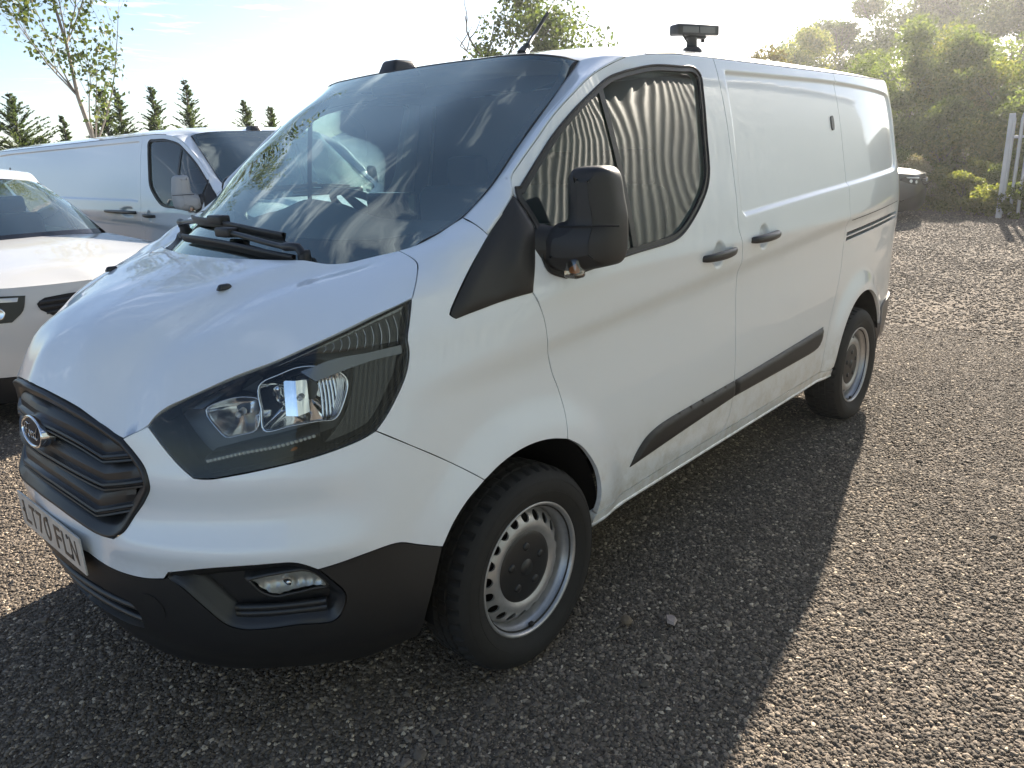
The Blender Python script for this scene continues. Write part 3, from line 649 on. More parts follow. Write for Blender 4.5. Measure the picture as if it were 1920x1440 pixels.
    # mirror / sensor block behind the glass
    box('sensor_block',(-.47,-.10,1.83),(-.36,.10,1.87),BLACKS,V,bev=.01)
    # ---- cowl tray below the screen
    g=np.array([[(.47-.42*(y/.7)**2*.6-dx,y,1.31-dz) for dx,dz in ((-.0,.012),(.03,.05),(.10,.055),(.16,.03))] for y in np.linspace(-.70,.70,30)]); surfmesh('cowl_tray',g,BLACKP,V)
    # ---- wipers: passenger and driver arms parked on the glass
    def onws(y,z,l=.0):
        u=y; vlo,vhi=-.8,.8
        for _ in range(40):
            vm=(vlo+vhi)/2
            if ws(np.array([u]),np.array([vm]))[0][2]<z: vlo=vm
            else: vhi=vm
        p=ws(np.array([u]),np.array([vm]))[0]; return p+normals(ws,np.array([[u,vm]]))[0]*l
    def wiper(base,knee,tip,b0,b1):
        root=None
        arm=[onws(*base,.03),onws(base[0]*.8+knee[0]*.2,base[1]*.8+knee[1]*.2+.004,.045),onws(*knee,.04),onws(*tip,.035)]
        v,f=tube([tuple(p) for p in crv(arm,.03)],[.013]*4+[.009]*(len(crv(arm,.03))-4),8); root=mk('wiper',v,f,BLACKS,V)
        bl=[onws(b0[0]+(b1[0]-b0[0])*t,b0[1]+(b1[1]-b0[1])*t+.012*math.sin(math.pi*t),.022) for t in np.linspace(0,1,16)]
        g=[]
        for p in bl: g.append([p+np.array(o_) for o_ in ((.002,0,-.018),(.008,0,-.004),(.011,0,.007),(.003,0,.010),(-.006,0,.006),(-.003,0,-.006),(.002,0,-.018))])
        surfmesh('blade',np.array(g),BLACKP,root)
        mid=onws(*tip,.03); rot=None
        v,f=bxm(tuple(mid-np.array([.02,.045,.014])),tuple(mid+np.array([.02,.045,.016])),.006); mk('blade_clip',v,f,BLACKP,root)
        v,f=lathe([(0,.02),(.018,.018),(.02,0),(.02,-.03)],14,'z',tuple(onws(*base,.015))); mk('pivot',v,f,BLACKP,root)
    wiper((.42,1.325),(.36,1.335),(.02,1.372),(.40,1.318),(-.32,1.352))
    wiper((-.66,1.36),(-.60,1.37),(-.10,1.405),(.30,1.375),(-.48,1.405))
    # ---- roof
    dr=[(s,1.9275) for s in (1.10,1.5,2.0,2.5,3.0,3.4,3.65)]
    edge3=b3(OUT['dseam'][8:11])+[tuple(skin(np.array([s]),np.array([z]))[0]) for s,z in dr]+[tuple(belt(np.array([s]),np.array([1.915]))[0]) for s in (3.8,3.9,4.0,4.1,4.2)]
    E3=rs(edge3,60); row0=rs(list(top)+[(-.70,.765,1.897),edge3[0]],60)
    zcx=spl([-3.97,-3.85,-3.6,-3.2,-2.4,-1.6,-1.1,-.8,-.6,-.447],[1.925,1.95,1.972,1.988,2.0,2.001,1.992,1.976,1.953,1.925])
    T=np.array([0,.12,.25,.38,.5,.6,.68,.75,.81,.86,.90,.93,.955,.975,.99,1.0]); G=[]
    r0=np.c_[[np.interp(T*row0[-1,1],row0[:,1],row0[:,k]) for k in range(3)]].T
    for k in range(60):
        q=k/59; xe,ye,ze=E3[k]; xc=-.447+(-3.95+.447)*q; X=xe+(xc-xe)*(1-T**2); Y=T*ye; zc=float(zcx(xc)); Z=ze+(zc-ze)*(1-T**5.5)
        b=float(sstep(0,.10,q)); sec=np.c_[X,Y,Z]; row=r0*(1-b)+sec*b
        if k>0: row[-1]=E3[k]
        row=np.r_[row,[row[-1]+[0,-.006,-.012]]]; G.append(row)
    G=np.array(G); F_=G.copy()[:, ::-1]; L_=F_.copy(); R_=G[:,1:].copy(); R_[:,:,1]*=-1; G2=np.concatenate([L_,R_],1)
    rf=surfmesh('roof',G2[:, ::-1],WHITE,V)
    def RT(x,y):
        P=G[:, :-1].reshape(-1,3); d=(P[:,0]-float(x))**2+(P[:,1]-abs(float(y)))**2; i=np.argsort(d)[:6]; w_=1/(d[i]+1e-5); return (P[i,2]*w_).sum()/w_.sum()
    for sg in (1,-1):
        p=[tuple(np.array(q)*[1,sg,1]+[0,-.004*sg,.000]) for q in crv(edge3[1:10],.05)]; v,f=tube(p,.0045,6); mk('drip_strip',v,f,BLACKP,rf)
    # roof marker pod, aerial
    zr=lambda x,y:float(RT(np.array(x),np.array(y)))
    v,f=bxm((-.60,-.175,zr(-.52,-.12)-.02),(-.45,-.065,zr(-.52,-.12)+.038),.012,3,taper=(.62,.75)); mk('roof_pod',v,f,BLACKS,rf)
    ax,ay=-.80,.30; z0=zr(ax,ay)
    v1=tube([(ax,ay,z0-.005),(ax-.012,ay,z0+.012),(ax-.03,ay,z0+.03)],[.026,.020,.010],12); v2=tube([(ax-.03,ay,z0+.03),(ax-.155,ay,z0+.155)],[.0085,.0065],8); v3=tube([(ax-.155,ay,z0+.155),(ax-.42,ay,z0+.42)],[.0035,.002],6)
    v,f=merge(v1,v2,v3); mk('roof_aerial',v,f,BLACKS,rf)
    # ---- front door
    win=loop(OUT['win'],[OUT['win'][-1],(.135,1.262),(.120,1.30)],[(.120,1.30),(.128,1.39),(.112,1.44)],[(.112,1.44),(.098,1.475),(.1027,1.5044)],OUT['win_a'])
    dl=loop(OUT['fseam'],aD,[aD[-1],(.9,.400),(1.30,.402)],[(1.30,.402),(1.345,.47),(1.362,.60),(1.366,.82),(1.366,1.10),(1.364,1.179),(1.345,1.235),(1.330,1.284),(1.334,1.40),(1.336,1.60),(1.330,1.80),(1.3237,1.9285)],R3(OUT['dseam'][:-1]+[(1.3237,1.9285)]),OUT['door_front'])
    ex=ringpts(HDL_F)+crease_pts(.15,1.3)
    fd=panel('front_door',skin,dl,WHITE,V,holes=[inset(win,.012)],step=.026,extra=ex,hole_flange=.03)
    gl=panel('door_window',lambda u,v:belt(u,v,-.010),inset(win,.006),SGLASS,fd,step=.07,gap=0,flange=0)
    wf=inset(win,-.002)
    panel('window_seal',skin,wf,BLACKS,fd,holes=[inset(win,.017)],step=.05,gap=0,flange=.012,lift=.003)
    # raised outer bead of the seal
    p=skin(win[:,0],win[:,1])+normals(skin,win)*.004; v,f=tube([tuple(q) for q in p]+[tuple(p[0])],.0042,6,cap=False); mk('window_bead',v,f,BLACKP,fd)
    db=np.array([(.565+.02*t,1.845-.585*t) for t in np.linspace(0,1,20)]); g=np.array([[belt(np.array([a+k]),np.array([b]),.0-.004)[0] for k in (-.013,0,.013)] for a,b in db]); surfmesh('quarter_light_divider',g[:, ::-1],BLACKS,fd)
    handle(fd,HDL_F,.0); 
    # ---- black corner panel in front of the door and mirror
    sl=loop(OUT['sail'],OUT['door_front'],OUT['sail_b'])
    sl1=rounded(sl,.004)
    def sailf(u,v):
        # blister that grows towards the mirror arm
        P=np.c_[np.ravel(u),np.ravel(v)]; e=edist(P,sl)*np.where(inside(P,sl),1,0); b=.010*sstep(0,.02,e)+.035*sstep(.01,.12,e)*sstep(-.10,.09,P[:,0])*sstep(1.18,1.27,P[:,1])*sstep(1.46,1.36,P[:,1]); return belt(np.ravel(u),np.ravel(v),b+.004)
    o=panel('corner_trim',sailf,sl1,BLACKP,V,step=.016,gap=.001,flange=.016); mirror(o)
    mr=mirror_unit(V)
    # ---- sliding door
    slo=loop([(1.30,.402),(1.345,.47),(1.362,.60),(1.366,.82),(1.366,1.10),(1.364,1.179),(1.345,1.235),(1.330,1.284),(1.334,1.40),(1.336,1.60),(1.330,1.80),(1.3237,1.9285)],[(1.3237,1.9285),(2.0,1.9275),(2.592,1.9275)],[(2.592,1.9275),(2.602,1.80),(2.606,1.60),(2.606,1.30),(2.604,1.10),(2.585,.95),(2.52,.80),(2.455,.66),(2.42,.50),(2.41,.404)],[(2.41,.404),(1.30,.402)])
    ex=ringpts(HDL_S)+crease_pts(1.42,2.55)+[p for p in near_recess() if p[0]<2.6]
    sd=panel('sliding_door',skin,slo,WHITE,V,step=.028,extra=ex); handle(sd,HDL_S,.0)
    lk=np.array([(2.474,1.712),(2.500,1.716),(2.506,1.70),(2.500,1.652),(2.476,1.648),(2.468,1.67)]); lk=np.array(crv(lk,.006,True)); panel('deadlock_plate',skin,lk,BLACKS,sd,step=.02,gap=0,flange=.006,lift=.005)
    # ---- rear quarter
    ql=loop([(2.592,1.9275),(3.0,1.9275),(3.4,1.9275),(3.65,1.9275),(3.8,1.915),(4.0,1.915),(4.2,1.915)],[(4.2,1.915),(4.2,.62)],[(4.2,.62),(3.6,.62)],[(3.6,.62),(3.45,.60),(3.318,.50)],[(3.318,.50)]+[p for p in RA(20,176) ],[RA(176,176)[0],(2.50,.395),(2.41,.404)],[(2.41,.404),(2.42,.50),(2.455,.66),(2.52,.80),(2.585,.95),(2.604,1.10),(2.606,1.30),(2.606,1.60),(2.602,1.80),(2.592,1.9275)])
    ex=[p for p in near_recess() if p[0]>2.61]+crease_pts(2.65,3.5)
    rail=[np.array(crv([(2.632,1.124),(3.60,1.164),(3.60,1.144),(2.632,1.104)][k:k+2],.05)) for k in (0,2)]; 
    r1=loop([(2.634,1.126),(3.60,1.166)],[(3.60,1.166),(3.60,1.148)],[(3.60,1.148),(2.634,1.107)],[(2.634,1.107),(2.634,1.126)],d=.05); r2=loop([(2.634,1.099),(3.61,1.140)],[(3.61,1.140),(3.61,1.122)],[(3.61,1.122),(2.634,1.081)],[(2.634,1.081),(2.634,1.099)],d=.05)
    qp=panel('rear_quarter',skin,ql,WHITE,V,holes=[r1,r2],step=.028,extra=ex,hole_flange=.03)
    rr=loop([(2.62,1.14),(3.63,1.18)],[(3.63,1.18),(3.63,1.11)],[(3.63,1.11),(2.62,1.07)],[(2.62,1.07),(2.62,1.14)],d=.06); panel('door_track',lambda u,v:belt(u,v,-.028),rr,DARKIN,qp,step=.1,gap=0,flange=0)
    g=np.array([[belt(np.array([s]),np.array([1.186+.037*(s-2.63)+dz]),d)[0] for d,dz in ((-.004,.003),(.0015,.0015),(.0015,-.0015),(-.004,-.003))] for s in np.arange(2.66,3.66,.05)]); surfmesh('track_cover_line',g,DARKIN,qp)
    # ---- side moulding (two pieces) , sill
    M1=loop([(.560,.487),(.598,.530),(.640,.562),(.677,.579),(.750,.5955),(.847,.604)],[(.847,.604),(1.362,.620)],[(1.362,.620),(1.362,.544)],[(1.362,.544),(.94,.516),(.560,.487)]); M2=loop([(1.372,.620),(2.366,.664)],[(2.366,.664),(2.352,.612),(2.325,.575),(2.290,.558),(2.20,.551)],[(2.20,.551),(1.372,.545)],[(1.372,.545),(1.372,.620)])
    for Mx,par in ((M1,fd),(M2,sd)):
        def mf(u,v,Mx=Mx):
            P=np.c_[np.ravel(u),np.ravel(v)]; e=edist(P,Mx)*np.where(inside(P,Mx),1,0); return belt(np.ravel(u),np.ravel(v),.003+.013*sstep(0,.016,e))
        panel('side_moulding',mf,Mx,BLACKP,par,step=.012,gap=.0005,flange=.012)
    so=loop(aE,[aE[-1],(1.0,.345),(2.0,.350),(2.56,.352)],[(2.56,.352),(2.553,.392)],[(2.553,.392),(2.41,.404)],[(2.41,.404),(1.30,.402),(.9,.400),aE[0]])
    o=panel('sill',skin,so,WHITE,V,step=.03,flange=.03)
    p=[tuple(belt(np.array([s]),np.array([.343+.004*s]),-.004)[0]) for s in np.linspace(.33,2.555,30)]; v,f=tube(p,.009,8); mk('sill_flange',v,f,WHITE,o)
    RIGHT=[fd,sd,qp,o]
    # ---- rear bumper, doors, lamps (rear of the van, out of sight)
    ro_=loop([(3.318,.50),(3.45,.60),(3.6,.62)],[(3.6,.62),(4.25,.62)],[(4.25,.62),(4.25,.36)],[(4.25,.36),(3.6,.37),(3.32,.40)],[(3.32,.40),(3.318,.50)]); o=panel('rear_bumper',lambda u,v:belt(u,v,.010),ro_,mat_dusty_plastic(),V,step=.05,flange=.03); mirror(o)
    g=np.array([[(-3.952,y,z) for z in (.40,1.2,1.93)] for y in (-.46,0,.46)]); surfmesh('rear_door',g,WHITE,V)
    for ob in RIGHT: mirror(ob)
    # ---- headlamps
    headlamp(V)
    # ---- wheels and arches
    for x in (0.0,-2.933):
        for sg in (1,-1): wheel(V,x,sg)
    for cx,cz,r,x0,x1 in ((0,.375,.400,0,0),(-2.933,.375,.40,0,0)):
        for sg in (1,-1):
            g=np.array([[(cx+r*math.cos(t)*(1.03 if math.cos(t)>0 and cx==0 else .93 if cx==0 else 1),sg*y,cz+r*math.sin(t)) for y in (.945,.90,.62,.44)] for t in np.linspace(-.10,math.pi+.08,40)])
            surfmesh('arch_liner',g if sg<0 else g[:,::-1],UNDER,V)
            g=np.array([[(cx+r*1.06*k*math.cos(t),sg*.45,cz+r*k*math.sin(t)) for k in (.02,1.0)] for t in np.linspace(-.10,math.pi+.10,40)]); surfmesh('arch_wall',g,UNDER,V)
    box('underbody',(-3.80,-.72,.36),(.50,.72,.44),UNDER,V,bev=.02)
    for xx in (0,-2.933): v,f=tube([(xx,-.80,.327),(xx,.80,.327)],.05,10); mk('axle',v,f,UNDER,V)
    v,f=bxm((-.02,.70,.17),(.42,.92,.34),.03); 
    # mud flap behind the rear wheel
    for sg in (1,-1): box('mud_flap',(-3.37,min(sg*.70,sg*.93),.20),(-3.355,max(sg*.70,sg*.93),.50),BLACKP,V,bev=.004)
    # ---- cab interior
    interior(V)
    work_lamp(V,zr)
    return V
mat('fog_reflector',(.62,.62,.60),.28,.45)
mat('lamp_grey',(.16,.17,.19),.25,.7)
# ------------------------------------------------------------------ van fittings
BADGE=mat('badge_dark_blue',(.010,.011,.018),.38,spec=.3)
GLOSSLAMP=mat('lamp_gloss_black',(.012,.013,.016),.12)
CLEARIND=glass('indicator_clear',(.80,.76,.70),1.45,.08,.12)
def mat_dusty_plastic():
    return MATS.get('dusty_bumper') or mat('dusty_bumper',(.20,.17,.15),.7,var=(12,.4))
def bar_on_skin(name,s0,s1,z,m,parent,h=.017,out=.040,dz=0):
    g=[]; K=22
    for i in range(K+1):
        t=i/K; s=s0+(s1-s0)*t; zz=z+dz*(t-.5); e=math.sin(math.pi*min(1,max(0,t)))**.35 if 0<t<1 else 0
        hh=h*(.55+.45*e); d=-.002+out*e
        g.append([belt(np.array([s]),np.array([zz+hh*a]),max(-.004,d+b))[0] for a,b in ((-1,-.016),(-1,-.006),(-.8,-.001),(-.3,.002),(.3,.002),(.8,-.001),(1,-.006),(1,-.016),(-1,-.016))])
    return surfmesh(name,np.array(g),m,parent)
def handle(par,c,_):
    h=bar_on_skin('door_handle',c[0]-.130,c[0]+.130,c[1],BLACKS,par,dz=.006)
    p=belt(np.array([c[0]+.105]),np.array([c[1]]),.034)[0]
    return h
def mirror_unit(V):
    yz=[(.925,1.285),(.928,1.375),(.950,1.398),(.976,1.408),(.981,1.47),(.985,1.530),(1.003,1.552),(1.06,1.557),(1.108,1.553),(1.133,1.536),(1.150,1.47),(1.163,1.41),(1.163,1.34),(1.158,1.300),(1.140,1.276),(1.09,1.264),(1.03,1.258),(.96,1.262)]
    yz=[(y if y<.98 else .98+(y-.98)*.70,z) for y,z in yz]
    c=np.array(crv(yz,.010,True)); ctr=np.array([1.06,1.40])
    ringsd=[(.045,-.160),(.022,-.167),(.008,-.179),(.001,-.195),(0,-.215),(.0,-.250),(.003,-.258),(.007,-.260)]
    rings=[]
    for ins,x in ringsd:
        q=inset(c,ins); low=sstep(1.40,1.34,q[:,1])*.022*(1 if x>-.2 else 0)
        rings.append(np.c_[x-.48*(q[:,0]-.98)+low,q[:,0],q[:,1]])
    g=np.array(rings).transpose(1,0,2); mr=surfmesh('door_mirror',g,BLACKP,V,closed_u=True)
    q=inset(c,.044); W,F=trimesh2d(q,[],.03); low=sstep(1.40,1.34,W[:,1])*.022; mk('cover_face',np.c_[-.1598-.48*(W[:,0]-.98)+low+.004*np.exp(-((W-ctr)**2).sum(1)/.01),W[:,0],W[:,1]],F,BLACKP,mr)
    q=inset(c,.006); W,F=trimesh2d(q,[],.05); mk('mirror_glass',np.c_[-.256-.48*(W[:,0]-.98),W[:,0],W[:,1]],F[:,::-1],CHROME,mr)
    # groove between cover and lower body, arm stub into the corner trim
    p=[(-.150-.48*(y-.98)+.012,y,1.392) for y in np.linspace(.985,1.145,12)]; v,f=tube(p,.003,6); mk('cover_joint',v,f,DARKIN,mr)
    g=[]
    for t in np.linspace(0,1,8):
        y=.865+.09*t; zc=1.325; hh=.085-.028*t; dd=.085-.035*t; xc=-.125-.06*t
        g.append([(xc+dd*math.cos(a)*(1 if abs(math.cos(a))<.9 else 1),y,zc+hh*math.sin(a)) for a in np.linspace(0,2*math.pi,21)])
    surfmesh('mirror_arm',np.array(g),BLACKP,mr)
    v,f=bxm((-.200,.985,1.240),(-.150,1.042,1.302),.012,3,taper=(.8,.85)); o=mk('side_indicator',v,f,CLEARIND,mr)
    box('indicator_bulb',(-.184,1.000,1.255),(-.164,1.028,1.285),AMBER,mr,bev=.004)
    mirror(mr)
def loft_loops(name,rings,m,parent,cap=True):
    g=np.array(rings).transpose(1,0,2); o=surfmesh(name,g,m,parent,closed_u=True); return o
def headlamp(V):
    O=OUT
    hl=loop(O['hl_top'],O['hl_rear'],O['hl_bot'],O['hl_in'],d=.02); hl=inset(hl,.003)
    housing=loft_loops('headlamp',[belt(q[:,0],q[:,1],d) for q,d in ((hl,.001),(inset(hl,.007),-.002),(inset(hl,.011),-.018),(inset(hl,.016),-.05),(inset(hl,.022),-.10))],GLOSSLAMP,V)
    fl=inset(hl,.020); panel('housing_floor',lambda u,v:belt(u,v,-.095),fl,LAMPIN,housing,step=.05,gap=0,flange=0)
    panel('lens',lambda u,v:belt(u,v,.0012),inset(hl,.0005),LENS,housing,step=.03,gap=0,flange=.006)
    # upper eyebrow and rear side: glossy dark inner trim just behind the lens
    br=loop([(-1.05,1.010),(-.93,1.062),(-.78,1.108),(-.68,1.140)],O['brow'][0:4],O['brow'][3:6],O['brow'][5:],[O['brow'][-1],(-.75,1.112),(-.84,1.086),(-.92,1.052),(-1.0,1.010)],[(-1.0,1.010),(-1.05,1.010)],d=.02)
    panel('upper_trim',lambda u,v:belt(u,v,-.020-.02*sstep(1.16,1.10,v)),br,GLOSSLAMP,housing,step=.025,gap=.001,flange=.05)
    rt=loop([(-.545,1.095),(-.485,1.125),(-.408,1.112)],[(-.408,1.112),(-.422,1.06),(-.46,1.005),(-.50,.962),(-.53,.940)],[(-.53,.940),(-.60,.925),(-.66,.915)],[(-.66,.915),(-.60,.97),(-.565,1.03),(-.545,1.095)],d=.02)
    panel('rear_trim',lambda u,v:belt(u,v,-.035),rt,GLOSSLAMP,housing,step=.03,gap=.001,flange=.05)
    # pale bar that runs back between the two dark fields
    bs=loop([(-.70,1.100),(-.60,1.125),(-.50,1.132),(-.40,1.140)],[(-.40,1.140),(-.404,1.118)],[(-.404,1.118),(-.49,1.112),(-.58,1.095),(-.66,1.075)],[(-.66,1.075),(-.70,1.100)],d=.02)
    panel('silver_fin',lambda u,v:belt(u,v,-.014),bs,MATS['lamp_grey'],housing,step=.02,gap=.0,flange=.03)
    # ribs in the upper trim
    vf=[]
    for k in range(11):
        s=-.63+.024*k; zt=float(np.interp(s,[-.70,-.57,-.46,-.36],[1.142,1.183,1.213,1.243]))-.006; zb=1.140
        if zt-zb<.008: continue
        vf.append(tube([tuple(belt(np.array([s+.012*math.sin(t*2.6)]),np.array([zb+(zt-zb)*t]),-.0185)[0]) for t in np.linspace(0,1,7)],.0012,5))
    v,f=merge(*vf); mk('trim_ribs',v,f,CHROME2,housing)
    # reflectors
    for key,dep,m in (('main_refl',.085,CHROME),('small_refl',.075,CHROME2)):
        p=np.array(crv(O[key],.015,True)); p=p if area(p)>0 else p[::-1]; c=p.mean(0)
        sc=lambda k:c+(p-c)*k
        base=-.030 if key=='main_refl' else -.034
        loft_loops('lamp_collar',[belt(q[:,0],q[:,1],d) for q,d in ((sc(1.05),-.09),(sc(1.04),base-.012),(sc(1.015),base),(sc(.97),base),(sc(.955),base-.010))],CHROME2,housing)
        rings=[]
        for k in np.linspace(.955,.06,9): rings.append(belt(sc(k)[:,0],sc(k)[:,1],base-.010-dep*(1-(k/.955)**2)**.9*.75))
        loft_loops('reflector',rings,m,housing)
        if key=='main_refl':
            for k in range(5):
                s=c[0]+.052+.011*k; v,f=tube([tuple(belt(np.array([s+.004*math.sin(3*q)]),np.array([c[1]-.060+.105*q]),base-.016-.004*k)[0]) for q in np.linspace(0,1,8)],.0035,6); mk('reflector_rib',v,f,CHROME2,housing)
            g=np.array([[belt(np.array([s_]),np.array([z_]),base-.030-.25*abs(s_-c[0]+.02))[0] for z_ in np.linspace(c[1]-.052,c[1]+.035,6)] for s_ in np.linspace(c[0]-.055,c[0]+.015,8)]); surfmesh('centre_reflector',g,CHROME,housing)
        pb=belt(np.array([c[0]]),np.array([c[1]-.005]),base-.055)[0]; nrm=np.array([.75,.6,0])
        v,f=tube([tuple(pb),tuple(pb+nrm*.035)],[.010,.008],10); mk('bulb',v,f,LED,housing)
        g=np.array([belt(sc(.93)[:,0],sc(.93)[:,1],base-.006)]); 
    # a dark divider behind the small reflector, day running light strip
    vf=[]
    for i in range(26):
        t=i/25; a=np.array(crv([(-.972,.890),(-.873,.909),(-.776,.922),(-.682,.940)],.003)); q=a[int(t*(len(a)-1))]
        p=belt(np.array([q[0]]),np.array([q[1]]),-.022)[0]; vf.append(bxm(tuple(p-np.array([.0042,.0042,.0036])),tuple(p+np.array([.0042,.0042,.0036])),.0012,1))
    v,f=merge(*vf); mk('led_strip',v,f,LED,housing)
    g=np.array([[belt(np.array([q[0]]),np.array([q[1]+dz]),d)[0] for d,dz in ((-.09,.012),(-.028,.010),(-.026,-.008),(-.09,-.012))] for q in crv([(-.985,.887),(-.873,.909),(-.776,.922),(-.665,.944)],.02)]); surfmesh('strip_shelf',g,GLOSSLAMP,housing)
    p=belt(np.array([-.74]),np.array([.895]),-.05)[0]; v,f=lathe([(0,.012),(.012,.008),(.014,0)],14,'y',tuple(p)); mk('amber_bulb',v,f,AMBER,housing)
    mirror(housing)
def wheel(V,x,sg):
    zc=.327; n=264
    prof=[(.205,.945),(.224,.9575),(.236,.965),(.245,.968),(.255,.9735),(.272,.9755),(.29,.9745),(.303,.970),(.314,.962),(.3225,.953),(.329,.942),(.333,.930),(.3345,.914),(.327,.9125),(.327,.9065),(.3352,.905),(.3356,.880),(.328,.8785),(.328,.8725),(.3356,.871),(.3356,.846),(.328,.8445),(.328,.8385),(.3345,.837),(.333,.806),(.329,.796),(.32,.783),(.30,.768),(.26,.762),(.205,.785)]
    P=np.array(prof); Vv=[]; k=len(P)
    for i in range(n):
        t=2*math.pi*i/n
        for j,(r,y) in enumerate(P):
            rr=r
            if 10<=j<=12 and i%6 in (0,1): rr-=.0085
            if 15<=j<=16 and i%6==3: rr-=.005
            if 19<=j<=20 and i%6==5: rr-=.005
            if 23<=j<=25 and i%6 in (0,1): rr-=.008
            if j in (3,4) : rr+=.0
            Vv.append((x+rr*math.cos(t),y*sg,zc+rr*math.sin(t)))
    Vv=np.array(Vv)
    # the tyre flattens and bulges a little where it stands
    lo=Vv[:,2]<.004; Vv[:,2]=np.maximum(Vv[:,2],.0015+0*Vv[:,2])
    b=np.exp(-((Vv[:,2]-.03)/.05)**2)*np.exp(-((Vv[:,0]-x)/.16)**2); Vv[:,1]+=b*np.where(np.abs(Vv[:,1])>.868,.007,-.004)*sg
    F=[]
    for i in range(n):
        for j in range(k-1): F.append((i*k+j,((i+1)%n)*k+j,((i+1)%n)*k+j+1,i*k+j+1))
    if sg>0: F=[f[::-1] for f in F]
    wh=empty('wheel',(0,0,0)); wh.parent=V
    o=mk('tyre',Vv,F,RUBBER,wh); autosmooth(o,24)
    # raised lettering ring and rim protector lines on the side wall
    for r,w_ in ((.262,.0012),(.2985,.0010)):
        y=.9750 if r<.28 else .9722; v,f=lathe([(r-w_,y-.001),(r,y+.0012),(r+w_,y-.001)],96,'y',(x,0,zc)); mk('sidewall_rib',[(a,b*sg,c) for a,b,c in v],f,RUBBER,wh)
    rp=[(.205,.93),(.2165,.946),(.2215,.952),(.2235,.957),(.2215,.9605),(.2165,.9600),(.2125,.955),(.2095,.946),(.207,.934),(.2015,.926),(.198,.920),(.1965,.908),(.1955,.885),(.194,.84)]
    v,f=lathe(rp,120,'y',(x,0,zc)); o=mk('rim',[(a,b*sg,c) for a,b,c in v],[q if sg>0 else q[::-1] for q in f],SILVER,wh)
    hp=spl([.10,.118,.128,.140,.152,.168,.182,.1955],[.916,.925,.931,.9335,.930,.921,.909,.897])
    c2=lambda r,nn,cx=0,cy=0,ph=0:np.array([(cx+r*math.cos(2*math.pi*i/nn+ph),cy+r*math.sin(2*math.pi*i/nn+ph)) for i in range(nn)])
    W,Ft=trimesh2d(c2(.1955,120),[c2(.112,60)]+[c2(.0160,18,.1685*math.cos(a),.1685*math.sin(a)) for a in np.arange(20)*2*math.pi/20+.1],.010)
    r=np.hypot(W[:,0],W[:,1]); y=hp(r)
    P3=np.c_[x+W[:,0],y*sg,zc+W[:,1]]; mk('wheel_disc',P3,Ft if sg<0 else Ft[:,::-1],SILVER,wh)
    # hole edges
    vf=[]
    for a in np.arange(20)*2*math.pi/20+.1:
        cx,cy=.1685*math.cos(a),.1685*math.sin(a); ring=c2(.0160,18,cx,cy); rr=np.hypot(ring[:,0],ring[:,1]); yy=hp(rr)
        A=np.c_[x+ring[:,0],yy*sg,zc+ring[:,1]]; B=A-np.array([0,.006*sg,0]); m_=len(A); vf.append((np.r_[A,B],[(i,(i+1)%m_,m_+(i+1)%m_,m_+i) for i in range(m_)]))
    v,f=merge(*vf); tag(mk('hole_edges',v,f,SILVER,wh),kind='stuff')
    v,f=lathe([(0,.9335),(.06,.9325),(.105,.929),(.118,.926),(.1235,.921),(.124,.912)],72,'y',(x,0,zc)); mk('hub_cap',[(a,b*sg,c) for a,b,c in v],[q if sg>0 else q[::-1] for q in f],BLACKS,wh)
    for q in range(5):
        a=q*2*math.pi/5+.35; cx,cz=x+.072*math.cos(a),zc+.072*math.sin(a); v,f=lathe([(0,.9385),(.010,.938),(.013,.936),(.0145,.930)],12,'y',(cx,0,cz)); mk('nut_cover',[(p[0],p[1]*sg,p[2]) for p in v],f,BLACKS,wh)
    v,f=lathe([(0,.938),(.026,.937),(.029,.930)],24,'y',(x,0,zc)); mk('cap_centre',[(p[0],p[1]*sg,p[2]) for p in v],f,BLACKS,wh)
    v,f=lathe([(.02,.86),(.192,.86)],40,'y',(x,0,zc)); mk('brake_shield',[(p[0],p[1]*sg,p[2]) for p in v],f,DARKIN,wh)
    v,f=bxm((x-.005,min(.955*sg,.94*sg),zc-.208),(x+.012,max(.955*sg,.94*sg),zc-.196),.002); mk('valve',v,f,BLACKP,wh)
